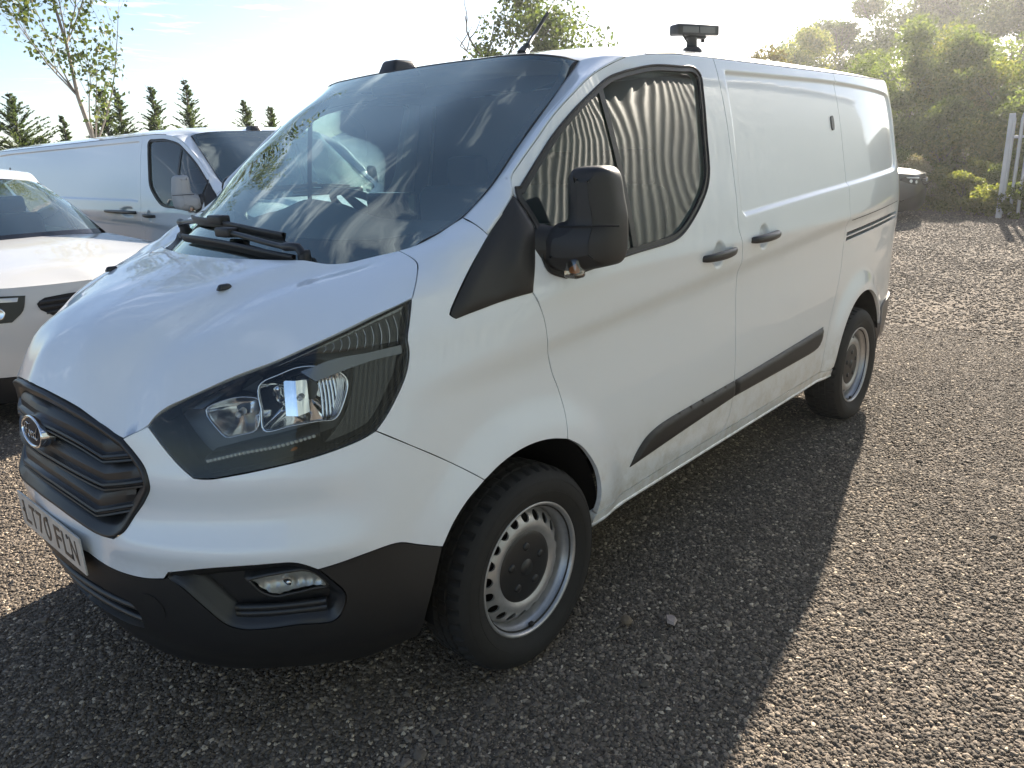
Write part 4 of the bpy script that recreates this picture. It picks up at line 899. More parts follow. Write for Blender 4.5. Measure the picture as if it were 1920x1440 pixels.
def interior(V):
    it=box('cab_floor',(-1.28,-.84,.60),(-.44,.84,.66),DASH,V,bev=.01); box('footwell',(-.44,-.40,.60),(.30,.40,.66),DASH,V,bev=.01)
    g=[]
    for y in np.linspace(-.83,.83,40):
        bx_=.07*math.exp(-((y+.42)/.26)**2); c=.16*(y/.8)**2
        g.append([(.36-c,y,1.24),(.30-c,y,1.295),(.10-c*.6,y,1.335),(-.10-c*.4,y,1.365+bx_*.3),(-.24-c*.3,y,1.385+bx_),(-.34-c*.3,y,1.365+bx_),(-.40-c*.2,y,1.29+bx_*.3),(-.42,y,1.12),(-.36,y,.90),(-.20,y,.80)])
    surfmesh('dashboard',np.array(g),DASH,V)
    # dark display binnacle in the middle of the dashboard
    v,f=bxm((-.40,-.16,1.34),(-.33,.10,1.475),.014,3); mk('display_screen',v,f,GLOSSB,V)
    # steering wheel on the right-hand side
    c=Vector((-.56,-.42,1.375)); a=Vector((0,1,0)); ax=Vector((-.55,0,.835)).normalized(); b=ax.cross(a)
    ring=[tuple(c+(a*math.cos(t)+b*math.sin(t))*.185) for t in np.linspace(0,2*math.pi,49)]; sw=empty('steering_wheel',(0,0,0)); sw.parent=V
    v,f=tube(ring,.016,10,cap=False); mk('rim',v,f,BLACKS,sw)
    for t in (0.15,math.pi-.15,-math.pi/2): v,f=tube([tuple(c-ax*.02),tuple(c+(a*math.cos(t)+b*math.sin(t))*.18)],[.03,.014],8); mk('spoke',v,f,BLACKS,sw)
    v,f=lathe([(0,.03),(.06,.025),(.075,0),(.06,-.05)],24,'z'); mt=Matrix.Translation(c-ax*.03)@ax.to_track_quat('Z','Y').to_matrix().to_4x4(); mk('hub',[tuple(mt@Vector(p)) for p in v],f,BLACKS,sw)
    def seat(y0,y1):
        s=empty('seat',(0,0,0)); s.parent=V
        v,f=bxm((-1.02,y0,.86),(-.52,y1,1.02),.05,3); mk('cushion',v,f,SEAT,s)
        v,f=bxm((-1.20,y0,.95),(-1.04,y1,1.46),.05,3,rot=Matrix.Rotation(math.radians(-8),3,'Y')); mk('backrest',v,f,SEAT,s)
        m=(y0+y1)/2; v,f=bxm((-1.24,m-.12,1.45),(-1.15,m+.12,1.60),.03,3); mk('headrest',v,f,SEAT,s)
    seat(-.70,-.18); seat(-.10,.30); seat(.32,.72)
    g=np.array([[(-1.31,y,z) for z in (.6,1.2,1.5,1.88)] for y in (-1,0,1)]); g[:,:,1]*=np.array([.86,.88,.84,.76]); surfmesh('bulkhead',g,LINER,V)
    g=np.array([[(x,y*w_,1.885-.03*(abs(y)/.8)**4-(0.05 if x>-.7 else 0)) for y in np.linspace(-.78,.78,12)] for x,w_ in ((-1.3,.96),(-.95,.88),(-.72,.74),(-.60,.62))]); surfmesh('headlining',g,LINER,V)
    for sg in (1,-1):
        g=np.array([[belt(np.array([s]),np.array([z]),-.06)[0]*[1,sg,1] for z in (.62,.9,1.24)] for s in np.linspace(.44,1.3,8)]); surfmesh('door_lining',g,DASH,V)
        g=np.array([[belt(np.array([s+k]),np.array([z]),-.05)[0]*[1,sg,1] for k in (0,.10)] for s,z in ((1.20,1.25),(1.22,1.5),(1.235,1.75),(1.22,1.9))]); surfmesh('pillar_lining',g,LINER,V)
def work_lamp(V,zr):
    x,y=-1.56,.60; z=zr(x,y); wl=empty('work_light',(0,0,0)); wl.parent=V
    v,f=lathe([(0,.022),(.030,.020),(.045,.006),(.048,-.02)],24,'z',(x,y,z)); mk('base',v,f,BLACKP,wl)
    v,f=tube([(x,y,z),(x-.002,y,z+.058)],[.024,.021],14); mk('pole',v,f,BLACKP,wl)
    d=Vector((-.93,.37,0)).normalized(); nrm=Vector((.37,.93,0)).normalized(); c=Vector((x-.022,y+.006,z+.086)); R=Matrix((d,nrm,Vector((0,0,1)))).transposed()
    def bx(lo,hi,bev): 
        vv,ff=bxm(lo,hi,bev,2); return [tuple(c+R@Vector(p)) for p in vv],ff
    v,f=bx((-.112,-.040,-.020),(.112,.022,.024),.008); mk('lamp_body',v,f,BLACKS,wl)
    v,f=bx((-.086,.020,-.011),(.086,.025,.014),.002); mk('lamp_lens',v,f,MATS['lamp_glass_dark'],wl)
    v,f=bx((-.002,.022,-.012),(.002,.028,.015),.001); mk('lens_bar',v,f,BLACKS,wl)
    v,f=bx((-.045,-.02,-.032),(.045,.015,-.020),.002); mk('bracket',v,f,BLACKP,wl)
    v,f=bx((.034,-.008,-.045),(.046,.006,-.028),.002); mk('wing_bolt',v,f,BLACKP,wl)
    v,f=tube([tuple(c+R@Vector(p)) for p in crv([(-.08,.015,-.018),(-.068,.015,-.034),(-.048,.01,-.050),(-.03,0,-.060)],.01)],.0035,6); mk('cable',v,f,RUBBER,wl)
mat('lamp_glass_dark',(.16,.16,.16),.15,.3)
# ------------------------------------------------------------------ ground
def gravel_mat(name,far=False):
    m=bpy.data.materials.new(name); m.use_nodes=True; t=m.node_tree; b=t.nodes['Principled BSDF']; l=t.links.new
    co=N(t,'ShaderNodeTexCoord')
    def vor(sc,feat='F1'):
        v=N(t,'ShaderNodeTexVoronoi'); v.inputs['Scale'].default_value=sc; v.feature=feat; l(co.outputs['Object'],v.inputs['Vector']); return v
    v1=vor(120); v2=vor(60); ns=N(t,'ShaderNodeTexNoise'); ns.inputs['Scale'].default_value=.7; ns.inputs['Detail'].default_value=7; l(co.outputs['Object'],ns.inputs['Vector'])
    sx=N(t,'ShaderNodeSeparateColor'); l(v1.outputs['Color'],sx.inputs[0])
    r=N(t,'ShaderNodeValToRGB'); e=r.color_ramp.elements; e[0].color=(.075,.062,.050,1); e[1].color=(.42,.34,.26,1); e[1].position=1; q=e.new(.6); q.color=(.155,.126,.099,1); q=e.new(.9); q.color=(.25,.20,.155,1); l(sx.outputs[0],r.inputs[0])
    mr=N(t,'ShaderNodeMapRange'); mr.inputs['From Min'].default_value=.3; mr.inputs['From Max'].default_value=.7; mr.inputs['To Min'].default_value=.72; mr.inputs['To Max'].default_value=1.25; l(ns.outputs['Fac'],mr.inputs[0])
    mu=N(t,'ShaderNodeMix',data_type='RGBA',blend_type='MULTIPLY'); mu.inputs['Factor'].default_value=1; l(r.outputs[0],mu.inputs['A']); l(mr.outputs[0],mu.inputs['B']); l(mu.outputs['Result'],b.inputs['Base Color'])
    b.inputs['Roughness'].default_value=.93; b.inputs['Specular IOR Level'].default_value=.25
    ad=N(t,'ShaderNodeMath',operation='ADD'); l(v1.outputs['Distance'],ad.inputs[0]); l(v2.outputs['Distance'],ad.inputs[1])
    n3=N(t,'ShaderNodeTexNoise'); n3.inputs['Scale'].default_value=9; n3.inputs['Detail'].default_value=5; l(co.outputs['Object'],n3.inputs['Vector'])
    a2=N(t,'ShaderNodeMath',operation='SUBTRACT'); l(n3.outputs['Fac'],a2.inputs[0]); l(ad.outputs[0],a2.inputs[1])
    bp=N(t,'ShaderNodeBump'); bp.inputs['Strength'].default_value=.9; bp.inputs['Distance'].default_value=.012; l(a2.outputs[0],bp.inputs['Height']); l(bp.outputs[0],b.inputs['Normal'])
    return m
def gh(x,y):
    """slight unevenness of the yard"""
    return .006*np.sin(x*1.7+.4*y)*np.cos(y*1.3-.2*x)+.004*np.sin(3.1*x-2.3*y+1)
xs=np.unique(np.r_[-140,-100,-60,-40,np.arange(-30,-8,1.0),np.arange(-8,4.5,.2),np.arange(4.5,12,1.5),20,60,140]); ys=np.unique(np.r_[-140,-100,-60,np.arange(-30,-4,1.5),np.arange(-4,5.2,.2),np.arange(5.2,12,1.5),20,60,140])
X,Y=np.meshgrid(xs,ys,indexing='ij'); dcam=np.hypot(X-1,Y-1); Z=(gh(X,Y)-.012)*np.exp(-(dcam/14)**2)
ground=surfmesh('gravel_ground',np.stack([X,Y,Z],-1),gravel_mat('gravel_bed'),None); tag(ground,kind='structure')

def stone_mat():
    m=bpy.data.materials.new('gravel_stone'); m.use_nodes=True; t=m.node_tree; b=t.nodes['Principled BSDF']; l=t.links.new
    oi=N(t,'ShaderNodeObjectInfo'); r=N(t,'ShaderNodeValToRGB'); e=r.color_ramp.elements; e[0].color=(0.128,0.106,0.084,1); e[1].color=(0.922,0.768,0.583,1)
    for p,c in ((.40,(.175,.146,.118)),(.72,(.265,.218,.174)),(.90,(.38,.31,.245)),(.975,(.60,.49,.36))): q=e.new(p); q.color=(*c,1)
    l(oi.outputs['Random'],r.inputs[0]); co=N(t,'ShaderNodeTexCoord'); n=N(t,'ShaderNodeTexNoise'); n.inputs['Scale'].default_value=3; n.inputs['Detail'].default_value=4; l(co.outputs['Object'],n.inputs['Vector'])
    mx=N(t,'ShaderNodeMix',data_type='RGBA',blend_type='MULTIPLY'); mx.inputs['Factor'].default_value=.5; l(r.outputs[0],mx.inputs['A']); l(n.outputs['Fac'],mx.inputs['B']); l(mx.outputs['Result'],b.inputs['Base Color'])
    b.inputs['Roughness'].default_value=.88; b.inputs['Specular IOR Level'].default_value=.3
    return m
STONE=stone_mat()
def scatter(name,P,S,m):
    """loose stones: one point per stone, each an instance of a small rough stone"""
    me=bpy.data.meshes.new(name); me.from_pydata([tuple(p) for p in P.tolist()],[],[]); a=me.attributes.new('size','FLOAT','POINT'); a.data.foreach_set('value',S.astype(np.float32))
    me.materials.append(m); o=bpy.data.objects.new(name,me); COL.objects.link(o)
    g=bpy.data.node_groups.new(name,'GeometryNodeTree'); g.interface.new_socket('Geometry',in_out='INPUT',socket_type='NodeSocketGeometry'); g.interface.new_socket('Geometry',in_out='OUTPUT',socket_type='NodeSocketGeometry')
    gi=N(g,'NodeGroupInput'); go=N(g,'NodeGroupOutput'); l=g.links.new
    mp_=N(g,'GeometryNodeMeshToPoints'); ip=N(g,'GeometryNodeInstanceOnPoints'); ico=N(g,'GeometryNodeMeshIcoSphere'); ico.inputs['Radius'].default_value=.5; ico.inputs['Subdivisions'].default_value=2
    sp=N(g,'GeometryNodeSetPosition'); nz=N(g,'ShaderNodeTexNoise'); nz.inputs['Scale'].default_value=1.6; nz.inputs['Detail'].default_value=2
    vm=N(g,'ShaderNodeVectorMath',operation='SUBTRACT'); vm.inputs[1].default_value=(.5,.5,.5); l(nz.outputs['Color'],vm.inputs[0]); vs_=N(g,'ShaderNodeVectorMath',operation='SCALE'); vs_.inputs['Scale'].default_value=.75; l(vm.outputs[0],vs_.inputs[0])
    l(ico.outputs[0],sp.inputs['Geometry']); l(vs_.outputs[0],sp.inputs['Offset'])
    sm=N(g,'GeometryNodeSetMaterial'); sm.inputs['Material'].default_value=m; l(sp.outputs[0],sm.inputs['Geometry'])
    na=N(g,'GeometryNodeInputNamedAttribute'); na.data_type='FLOAT'; na.inputs['Name'].default_value='size'
    rv=N(g,'FunctionNodeRandomValue'); rv.data_type='FLOAT_VECTOR'; rv.inputs[0].default_value=(.7,.65,.40); rv.inputs[1].default_value=(1.5,1.2,.80)
    mu=N(g,'ShaderNodeVectorMath',operation='SCALE'); l(rv.outputs[0],mu.inputs[0]); l(na.outputs[0],mu.inputs['Scale'])
    rr=N(g,'FunctionNodeRandomValue'); rr.data_type='FLOAT_VECTOR'; rr.inputs[0].default_value=(-.35,-.35,0); rr.inputs[1].default_value=(.35,.35,6.283); rr.inputs['Seed'].default_value=7
    l(gi.outputs[0],mp_.inputs[0]); l(mp_.outputs[0],ip.inputs['Points']); l(sm.outputs[0],ip.inputs['Instance']); l(mu.outputs[0],ip.inputs['Scale']); l(rr.outputs[0],ip.inputs['Rotation']); l(ip.outputs[0],go.inputs[0])
    md=o.modifiers.new('stones','NODES'); md.node_group=g
    return tag(o,kind='stuff')
def stones(n,x0,x1,y0,y1,smin,smax,pw=2.2,keep=None):
    x=RNG.uniform(x0,x1,n); y=RNG.uniform(y0,y1,n)
    if keep is not None: k=keep(x,y); x,y=x[k],y[k]
    s=smin+(smax-smin)*RNG.random(len(x))**pw; z=(gh(x,y)-.012)*np.exp(-(np.hypot(x-1,y-1)/14)**2)+s*.08
    return np.c_[x,y,z],s
def keepnear(x,y):
    d=np.hypot(x-1.6,y-2.4); p=np.clip(1.25-d/9.0,.16,1); return RNG.random(len(x))<p*p*1.0
def patch(x,y): return .5+.5*np.sin(x*2.1+1.3*np.sin(y*1.7))*np.cos(y*2.6+.9*np.sin(x*1.9))
def dens(x,y): return RNG.random(len(x))<(.62+.38*patch(x,y))
Pa,Sa=stones(280000,-2.4,1.7,.55,2.75,.0042,.0165,2.4,dens); Pe,Se=stones(90000,.2,1.9,-1.5,.75,.0045,.0165,2.4,dens)
Pg,Sg=stones(150000,-5.6,-2.3,.3,2.9,.007,.018,2.0,dens); Pb,Sb=stones(2600,-6.5,2.2,-1.6,3.4,.014,.034,3.2)
Pc,Sc=stones(42000,.3,2.4,-4.5,-1.4,.007,.018,2.0)
Pd,Sd=stones(190000,-19.5,-5.2,-4.6,2.6,.012,.034,2.2,lambda x,y:(y>-3.6-(x+19)*-.10)&(y<1.2+(x+19.5)*.10)&(RNG.random(len(x))<np.clip(1.3+x/22,.3,1)*(.55+.45*patch(x*.6,y*.6))))
scatter('gravel',np.r_[Pa,Pe,Pg,Pb,Pc,Pd],np.r_[Sa,Se,Sg,Sb,Sc,Sd],STONE)
def rock(name,c,r,sc,m,seed,label,rz=0):
    bm=bmesh.new(); bmesh.ops.create_icosphere(bm,subdivisions=2,radius=1); rg=np.random.default_rng(seed); D=rg.normal(size=(7,3)); D/=np.linalg.norm(D,axis=1,keepdims=True); H_=rg.uniform(.55,.85,7)
    for v in bm.verts:
        p=np.array(v.co)
        for d,h in zip(D,H_):
            q=p@d
            if q>h: p=p-d*(q-h)
        v.co=Vector(p*np.array(sc)*r)
    me=bpy.data.meshes.new(name); bm.to_mesh(me); bm.free(); me.materials.append(m); o=bpy.data.objects.new(name,me); COL.objects.link(o); o.location=c; o.rotation_euler=(0,0,rz); return tag(o,label,'stone')
chip=mk('stone',[(-.030,-.012,0),(.010,-.022,0),(.034,-.004,0),(.006,.018,0),(-.022,.012,0),(-.026,-.010,.010),(.008,-.018,.013),(.027,-.003,.009),(.004,.013,.012),(-.018,.009,.010)],[(4,3,2,1,0),(5,6,7,8,9),(0,1,6,5),(1,2,7,6),(2,3,8,7),(3,4,9,8),(4,0,5,9)],mat('pinkish_stone',(.42,.34,.30),.8,var=(60,.2)),None,smooth=False)
chip.location=(-.453,1.203,.004); chip.rotation_euler=(.08,-.05,.9); tag(chip,'flat pale pinkish stone chip lying on the gravel right of the front wheel','stone')
rock('stone',(-.346,1.085,.013),.021,(1.2,.95,.8),mat('tan_stone',(.20,.15,.10),.8,var=(60,.3)),9,'small rounded tan pebble on the gravel beside the front wheel',1.2)
mat('mirror_grey',(.35,.36,.37),.5)
# ------------------------------------------------------------------ the van, and a second one of the same kind
van=build_van(); tag(van,'large white panel van with black grille and roof lamp in the foreground','van')
def copy_tree(o,parent,skip=()):
    if o.name.split('.')[0] in skip: return None
    c=o.copy(); COL.objects.link(c); c.parent=parent
    for ch in list(o.children): copy_tree(ch,c,skip)
    return c
van2=empty('panel_van',(-2.58,-4.08,-.01),math.pi/2,'white panel van parked behind the small white car, its side door window towards us','van')
for ch in list(van.children): copy_tree(ch,van2,('work_light','number_plate','roof_aerial'))
# the second van is the long version: everything behind the cab moves back, the load bay is stretched
done={}
def stretch(o):
    if o.type=='MESH':
        n=len(o.data.vertices); c=np.empty(n*3); o.data.vertices.foreach_get('co',c); c=c.reshape(-1,3)
        if c[:,0].min()<-1.55:
            o.data=o.data.copy(); c[:,0]-=2.9*np.clip((-1.55-c[:,0])/.75,0,1); o.data.vertices.foreach_set('co',c.ravel()); o.data.update()
    for ch in o.children: stretch(ch)
stretch(van2)
for ch in van2.children:
    if ch.name.startswith('door_mirror'):
        for o in [ch]+[c for c in ch.children if c.name.startswith('cover_face')]:
            o.data=o.data.copy(); o.data.materials.clear(); o.data.materials.append(MATS['mirror_grey'])
van3=empty('panel_van',(-5.15,-2.35,-.01),math.pi/2,'third white van, glimpsed only through the cab windows of the big van','van')
for ch in list(van.children): copy_tree(ch,van3,('work_light','number_plate','roof_aerial','roof_pod','fog_lamp','fog_lamp_bezel','steering_wheel','wiper'))

# ------------------------------------------------------------------ cars
CREF=[(0,0),(-.010,.22),(-.045,.42),(-.115,.60),(-.24,.745),(-.42,.835),(-.66,.872),(-1.0,.885),(-1.8,.892),(-2.8,.890),(-3.4,.872),(-3.75,.83),(-3.95,.72),(-4.06,.50),(-4.10,.25),(-4.11,0)]
_c=np.array(CREF); _cd=np.r_[0,np.cumsum(np.linalg.norm(np.diff(_c,axis=0),axis=1))]
_cs=spl(_cd,_c); CEND=float(_cd[-1])
_coff=spl([.16,.24,.36,.50,.64,.78,.90,1.00,1.08],np.array([[-.10,-.045,-.004,.006,.006,-.004,-.040,-.10,-.17],[-.09,-.05,-.012,.0,.004,.002,-.008,-.030,-.065]]).T)
def cbelt(s,z,disp=0.0):
    s=np.asarray(s,float); z=np.asarray(z,float); p=_cs(s); e=1e-3; t=_cs(np.clip(s+e,0,CEND))-_cs(np.clip(s-e,0,CEND)); t/=np.linalg.norm(t,axis=-1,keepdims=True); n=np.stack([-t[...,1],t[...,0]],-1)*-1
    n=np.where((n*(p-np.array([-2.0,0]))).sum(-1,keepdims=True)<0,-n,n)
    o=_coff(z); k=sstep(.55,1.05,s)*(1-sstep(CEND-1.0,CEND-.4,s)); off_=o[...,0]*(1-k)+o[...,1]*k+disp
    for cx in (.86,3.42):
        sx=float(np.interp(cx,-_c[:,0],_cd)); q=np.hypot(s-sx,z-.31); off_=off_+.016*(1-sstep(.36,.47,q))*sstep(.15,.4,z)
    return np.concatenate([p+n*off_[...,None],z[...,None]],-1)
def sx_(x): return float(np.interp(x,-_c[:,0],_cd))
def build_car(name,loc,rz,label,body,lower,group=None,rim=SILVER):
    C=empty(name,loc,rz,label,'car',group)
    fn=lambda u,v:cbelt(u,v)
    def arch(cx,r=.345,a0=200,a1=-20,n=22): c=sx_(cx); return [(c+r*math.cos(math.radians(a0+(a1-a0)*i/n)),.31+r*math.sin(math.radians(a0+(a1-a0)*i/n))) for i in range(n+1)]
    A1=arch(.86); A2=arch(3.42)
    top=[(0,.885),(.3,.89),(.6,.90),(.95,.935),(1.5,.985),(2.3,1.02),(3.4,1.05),(4.3,1.06),(CEND,1.06)]
    nose_low=.60 if lower is not body else .30
    side=loop(top,[(CEND,1.06),(CEND,.35)],[(CEND,.35),(A2[-1][0]+.1,.35)],[(A2[-1][0]+.1,.35),A2[-1]],list(reversed(A2)),[A2[0],A1[-1]],list(reversed(A1)),[A1[0],(A1[0][0]-.01,.31),(.5,.37 if nose_low<.4 else .50),(.25,nose_low),(0,nose_low)],[(0,nose_low),(0,.86)],d=.05)
    o=panel('body_side',fn,side,body,C,step=.07,gap=.001,flange=.02,centre=True); mirror_join(o)
    low=loop([(0,nose_low),(.25,nose_low),(.5,.37 if nose_low<.4 else .50),(A1[0][0]-.01,.31)],[(A1[0][0]-.01,.31),(A1[0][0]-.01,.22)],[(A1[0][0]-.01,.22),(.3,.19),(0,.185)],[(0,.185),(0,nose_low)],d=.05); o=panel('lower_bumper',fn,low,lower if lower is not body else BLACKP,C,step=.06,gap=.001,flange=.03,centre=True); mirror_join(o)
    sill=loop([A1[-1],A2[0]],[A2[0],(A2[0][0],.17)],[(A2[0][0],.17),(A1[-1][0],.17)],[(A1[-1][0],.17),A1[-1]],d=.06); o=panel('sill_cladding',fn,sill,BLACKP,C,step=.08,gap=.001,flange=.02); mirror(o)
    # bonnet
    E=np.array([cbelt(np.array([s]),np.array([z]))[0] for s,z in crv(top[:6],.05) if s<1.75])
    fe=[p for p in E if p[0]>-1.42]; pts=[tuple(p) for p in fe]+[(-.12,0,.935),(-.3,0,.978),(-.3,.4,.958),(-.6,0,1.015),(-.6,.4,.998),(-1.0,0,1.062),(-1.0,.4,1.048),(-1.30,0,1.090),(-1.38,.4,1.080),(-1.48,.65,1.062)]
    pts+=[(a,-b,c) for a,b,c in pts if b>1e-3]; Hc=tps(list({(round(a,3),round(b,3)):(a,b,c) for a,b,c in pts}.values()),1e-4)
    hf=lambda u,v:np.stack([np.asarray(u,float),np.asarray(v,float),Hc(u,v)+.010*sstep(.05,.0,np.abs(np.abs(v)-(.52-.12*(np.asarray(u)+1.4))))*0],-1)
    cow=[(-1.33,0),(-1.36,.3),(-1.44,.55),(-1.52,.70)]
    ed=[(p[0],p[1]) for p in fe]
    ol=loop([(-1.52,.70),ed[-1]],list(reversed(ed)),[(a,-b) for a,b in ed],[(ed[-1][0],-ed[-1][1]),(-1.52,-.70)],[(a,-b) for a,b in reversed(cow)],cow,d=.04)
    panel('bonnet',hf,ol,body,C,step=.06,gap=.003,flange=.02)
    # greenhouse
    Wb=[(-1.33,0,1.085),(-1.37,.3,1.08),(-1.47,.55,1.068),(-1.60,.705,1.055)]; Wt=[(-2.20,0,1.50),(-2.22,.22,1.497),(-2.28,.40,1.485),(-2.38,.51,1.462)]
    def R_(c,k): c=np.array(crv(c,.02)); d=np.r_[0,np.cumsum(np.linalg.norm(np.diff(c,axis=0),axis=1))]; t=np.linspace(0,d[-1],k); return np.c_[[np.interp(t,d,c[:,i]) for i in range(3)]].T
    a,b=R_(Wb,14),R_(Wt,14); half=np.array([[a[i]*(1-t)+b[i]*t+np.array([.55,0,.8])*.035*4*t*(1-t) for t in np.linspace(0,1,10)] for i in range(14)])
    mirr=half[1:][::-1].copy(); mirr[:,:,1]*=-1; full=np.concatenate([mirr,half]); surfmesh('windscreen',full,WGLASS,C)
    g=full.copy(); surfmesh('screen_base',np.stack([full[:,0]+[-.0,0,.004],full[:,1]*.55+full[:,0]*.45+[0,0,.005]],1),FRIT,C)
    def strip(name,P,Q,m,bul=.012,k=16):
        P,Q=R_(P,k),R_(Q,k); g=np.array([[P[i]*(1-t)+Q[i]*t+np.array([0,.5,.6])*bul*4*t*(1-t) for t in np.linspace(0,1,6)] for i in range(k)]); o=surfmesh(name,g,m,C); mirror(o); return o
    strip('screen_pillar',[Wb[-1],(-1.98,.615,1.27),Wt[-1]],[(-1.70,.745,1.045),(-2.05,.67,1.25),(-2.46,.56,1.440)],body)
    strip('pillar_trim',[(Wb[-1][0]+.03,Wb[-1][1]-.006,1.068),(-1.97,.610,1.278),Wt[-1]],[Wb[-1],(-1.98,.620,1.272),(Wt[-1][0],.517,1.464)],BLACKS,.004)
    roofE=[Wt[-1],(-2.8,.57,1.55),(-3.2,.59,1.545),(-3.7,.56,1.48)]; roofC=[Wt[0],(-2.8,0,1.59),(-3.2,0,1.585),(-3.75,0,1.52)]
    a,b=R_(roofC,16),R_(roofE,16); half=np.array([[a[i]*(1-t)+b[i]*t+np.array([0,0,1])*.022*4*t*(1-t) for t in np.linspace(0,1,8)] for i in range(16)]); mirr=half[:,1:][:,::-1].copy(); mirr[:,:,1]*=-1; surfmesh('roof',np.concatenate([mirr,half],1)[:, ::-1],body,C)
    strip('roof_rail',[(-2.46,.56,1.440),(-2.80,.61,1.52),(-3.2,.635,1.518),(-3.66,.60,1.46)],[Wt[-1],(-2.8,.57,1.55),(-3.2,.59,1.545),(-3.7,.56,1.48)],body)
    strip('side_window',[(-1.74,.752,1.045),(-2.3,.80,1.04),(-3.0,.80,1.055),(-3.50,.77,1.08)],[(-2.46,.56,1.440),(-2.80,.61,1.52),(-3.2,.635,1.518),(-3.62,.61,1.46)],SGLASS,.015)
    strip('centre_pillar',[(-2.50,.802,1.04),(-2.74,.60,1.495)],[(-2.58,.802,1.04),(-2.82,.605,1.505)],BLACKS,.02)
    strip('waist_strip',[(-1.62,.775,1.035),(-2.3,.825,1.03),(-3.0,.825,1.045),(-3.6,.80,1.06)],[(-1.70,.735,1.055),(-2.3,.79,1.05),(-3.0,.79,1.065),(-3.58,.765,1.085)],BLACKS,.004)
    strip('rear_pillar',[(-3.50,.775,1.06),(-3.66,.60,1.46)],[(-4.02,.56,1.06),(-3.75,.53,1.46)],body,.03)
    g=np.array([[(-4.04+.30*t,y,1.06+.42*t) for t in (0,.5,1)] for y in np.linspace(-.56,.56,6)]); surfmesh('rear_window',g,SGLASS,C)
    g=np.array([[(x,y,.98) for y in (-.72,.72)] for x in (-1.55,-3.9)]); surfmesh('cabin_floor',g,DASH,C)
    g=np.array([[(-1.50-.25*t,y,1.055-.06*t) for t in (0,1)] for y in np.linspace(-.68,.68,6)]); surfmesh('dashboard',g,DASH,C)
    for y in (-.36,.36):
        v,f=bxm((-2.72,y-.22,.85),(-2.58,y+.22,1.22),.05,2,rot=Matrix.Rotation(math.radians(-12),3,'Y')); mk('seat_back',v,f,SEAT,C)
        v,f=bxm((-2.78,y-.12,1.22),(-2.69,y+.12,1.36),.03,2); mk('headrest',v,f,SEAT,C)
    # lamps, grille, lower intake
    hp=loop([(.40,.845),(.62,.86),(.80,.868)],[(.80,.868),(.90,.84),(.92,.80)],[(.92,.80),(.78,.745),(.62,.705),(.50,.70)],[(.50,.70),(.43,.76),(.40,.845)],d=.03)
    hl=panel('headlamp',lambda u,v:cbelt(u,v,.004),hp,GLOSSLAMP,C,step=.03,gap=0,flange=.02)
    q=loop([(.44,.838),(.80,.858)],[(.80,.858),(.78,.835)],[(.78,.835),(.45,.815)],[(.45,.815),(.44,.838)],d=.03); panel('light_strip',lambda u,v:cbelt(u,v,.009),q,LED,hl,step=.03,gap=0,flange=.006)
    for cu,cz in ((.56,.755),(.70,.775)):
        p=cbelt(np.array([cu]),np.array([cz]),.004)[0]; n=normals(cbelt,np.array([[cu,cz]]))[0]; mt=Matrix.Translation(Vector(p))@Vector(n).to_track_quat('Z','Y').to_matrix().to_4x4(); v,f=lathe([(.036,0),(.034,.006),(.028,.004),(.0,-.004+.008)],20,'z'); mk('lamp_eye',[tuple(mt@Vector(x)) for x in v],f,CHROME2,hl)
    mirror(hl)
    gp=loop([(0,.825),(.15,.828),(.30,.82)],[(.30,.82),(.35,.79),(.335,.75)],[(.335,.75),(.22,.68),(0,.67)],[(0,.67),(0,.825)],d=.03)
    gr=panel('grille',lambda u,v:cbelt(u,v,.003),gp,DARKIN,C,step=.04,gap=0,flange=.02,centre=True); mirror_join(gr)
    for zz,w_ in ((.70,.25),(.732,.31),(.764,.34),(.796,.335)):
        g=np.array([[cbelt(np.array([s]),np.array([zz+dz]),d)[0] for d,dz in ((.002,.010),(.014,.004),(.014,-.004),(.002,-.010))] for s in np.linspace(w_,0.0,12)]); mirror_join(surfmesh('grille_bar',g,BLACKS,gr))
    v,f=lathe([(0,.012),(.040,.010),(.048,.0)],28,'z'); mt=Matrix.Translation(Vector(tuple(cbelt(np.array([0.0]),np.array([.75]),.016)[0])))@Vector((1,0,.1)).to_track_quat('Z','Y').to_matrix().to_4x4(); mk('badge',[tuple(mt@Vector(x)) for x in v],f,CHROME,gr)
    if lower is body:
        ip=loop([(0,.42),(.3,.42),(.42,.40)],[(.42,.40),(.38,.30),(0,.29)],[(0,.29),(0,.42)],d=.04); o=panel('lower_intake',lambda u,v:cbelt(u,v,.003),ip,DARKIN,C,step=.05,gap=0,flange=.01,centre=True); mirror_join(o)
    # bonnet shut line and door gaps as dark seams
    for sgn in (1,):
        for s in (sx_(1.35),sx_(2.45),sx_(3.35)):
            p=[tuple(cbelt(np.array([s+.02*math.sin(3*t)]),np.array([.40+.60*t]),.0008)[0]) for t in np.linspace(0,1,10)]; v,f=tube(p,.0025,5); o=mk('door_gap',v,f,DARKIN,C); mirror(o)
    if lower is not body:
        v,f=bxm((-1.96,.84,1.02),(-1.84,1.02,1.14),.035,3); o=mk('door_mirror',v,f,body,C); mirror(o)
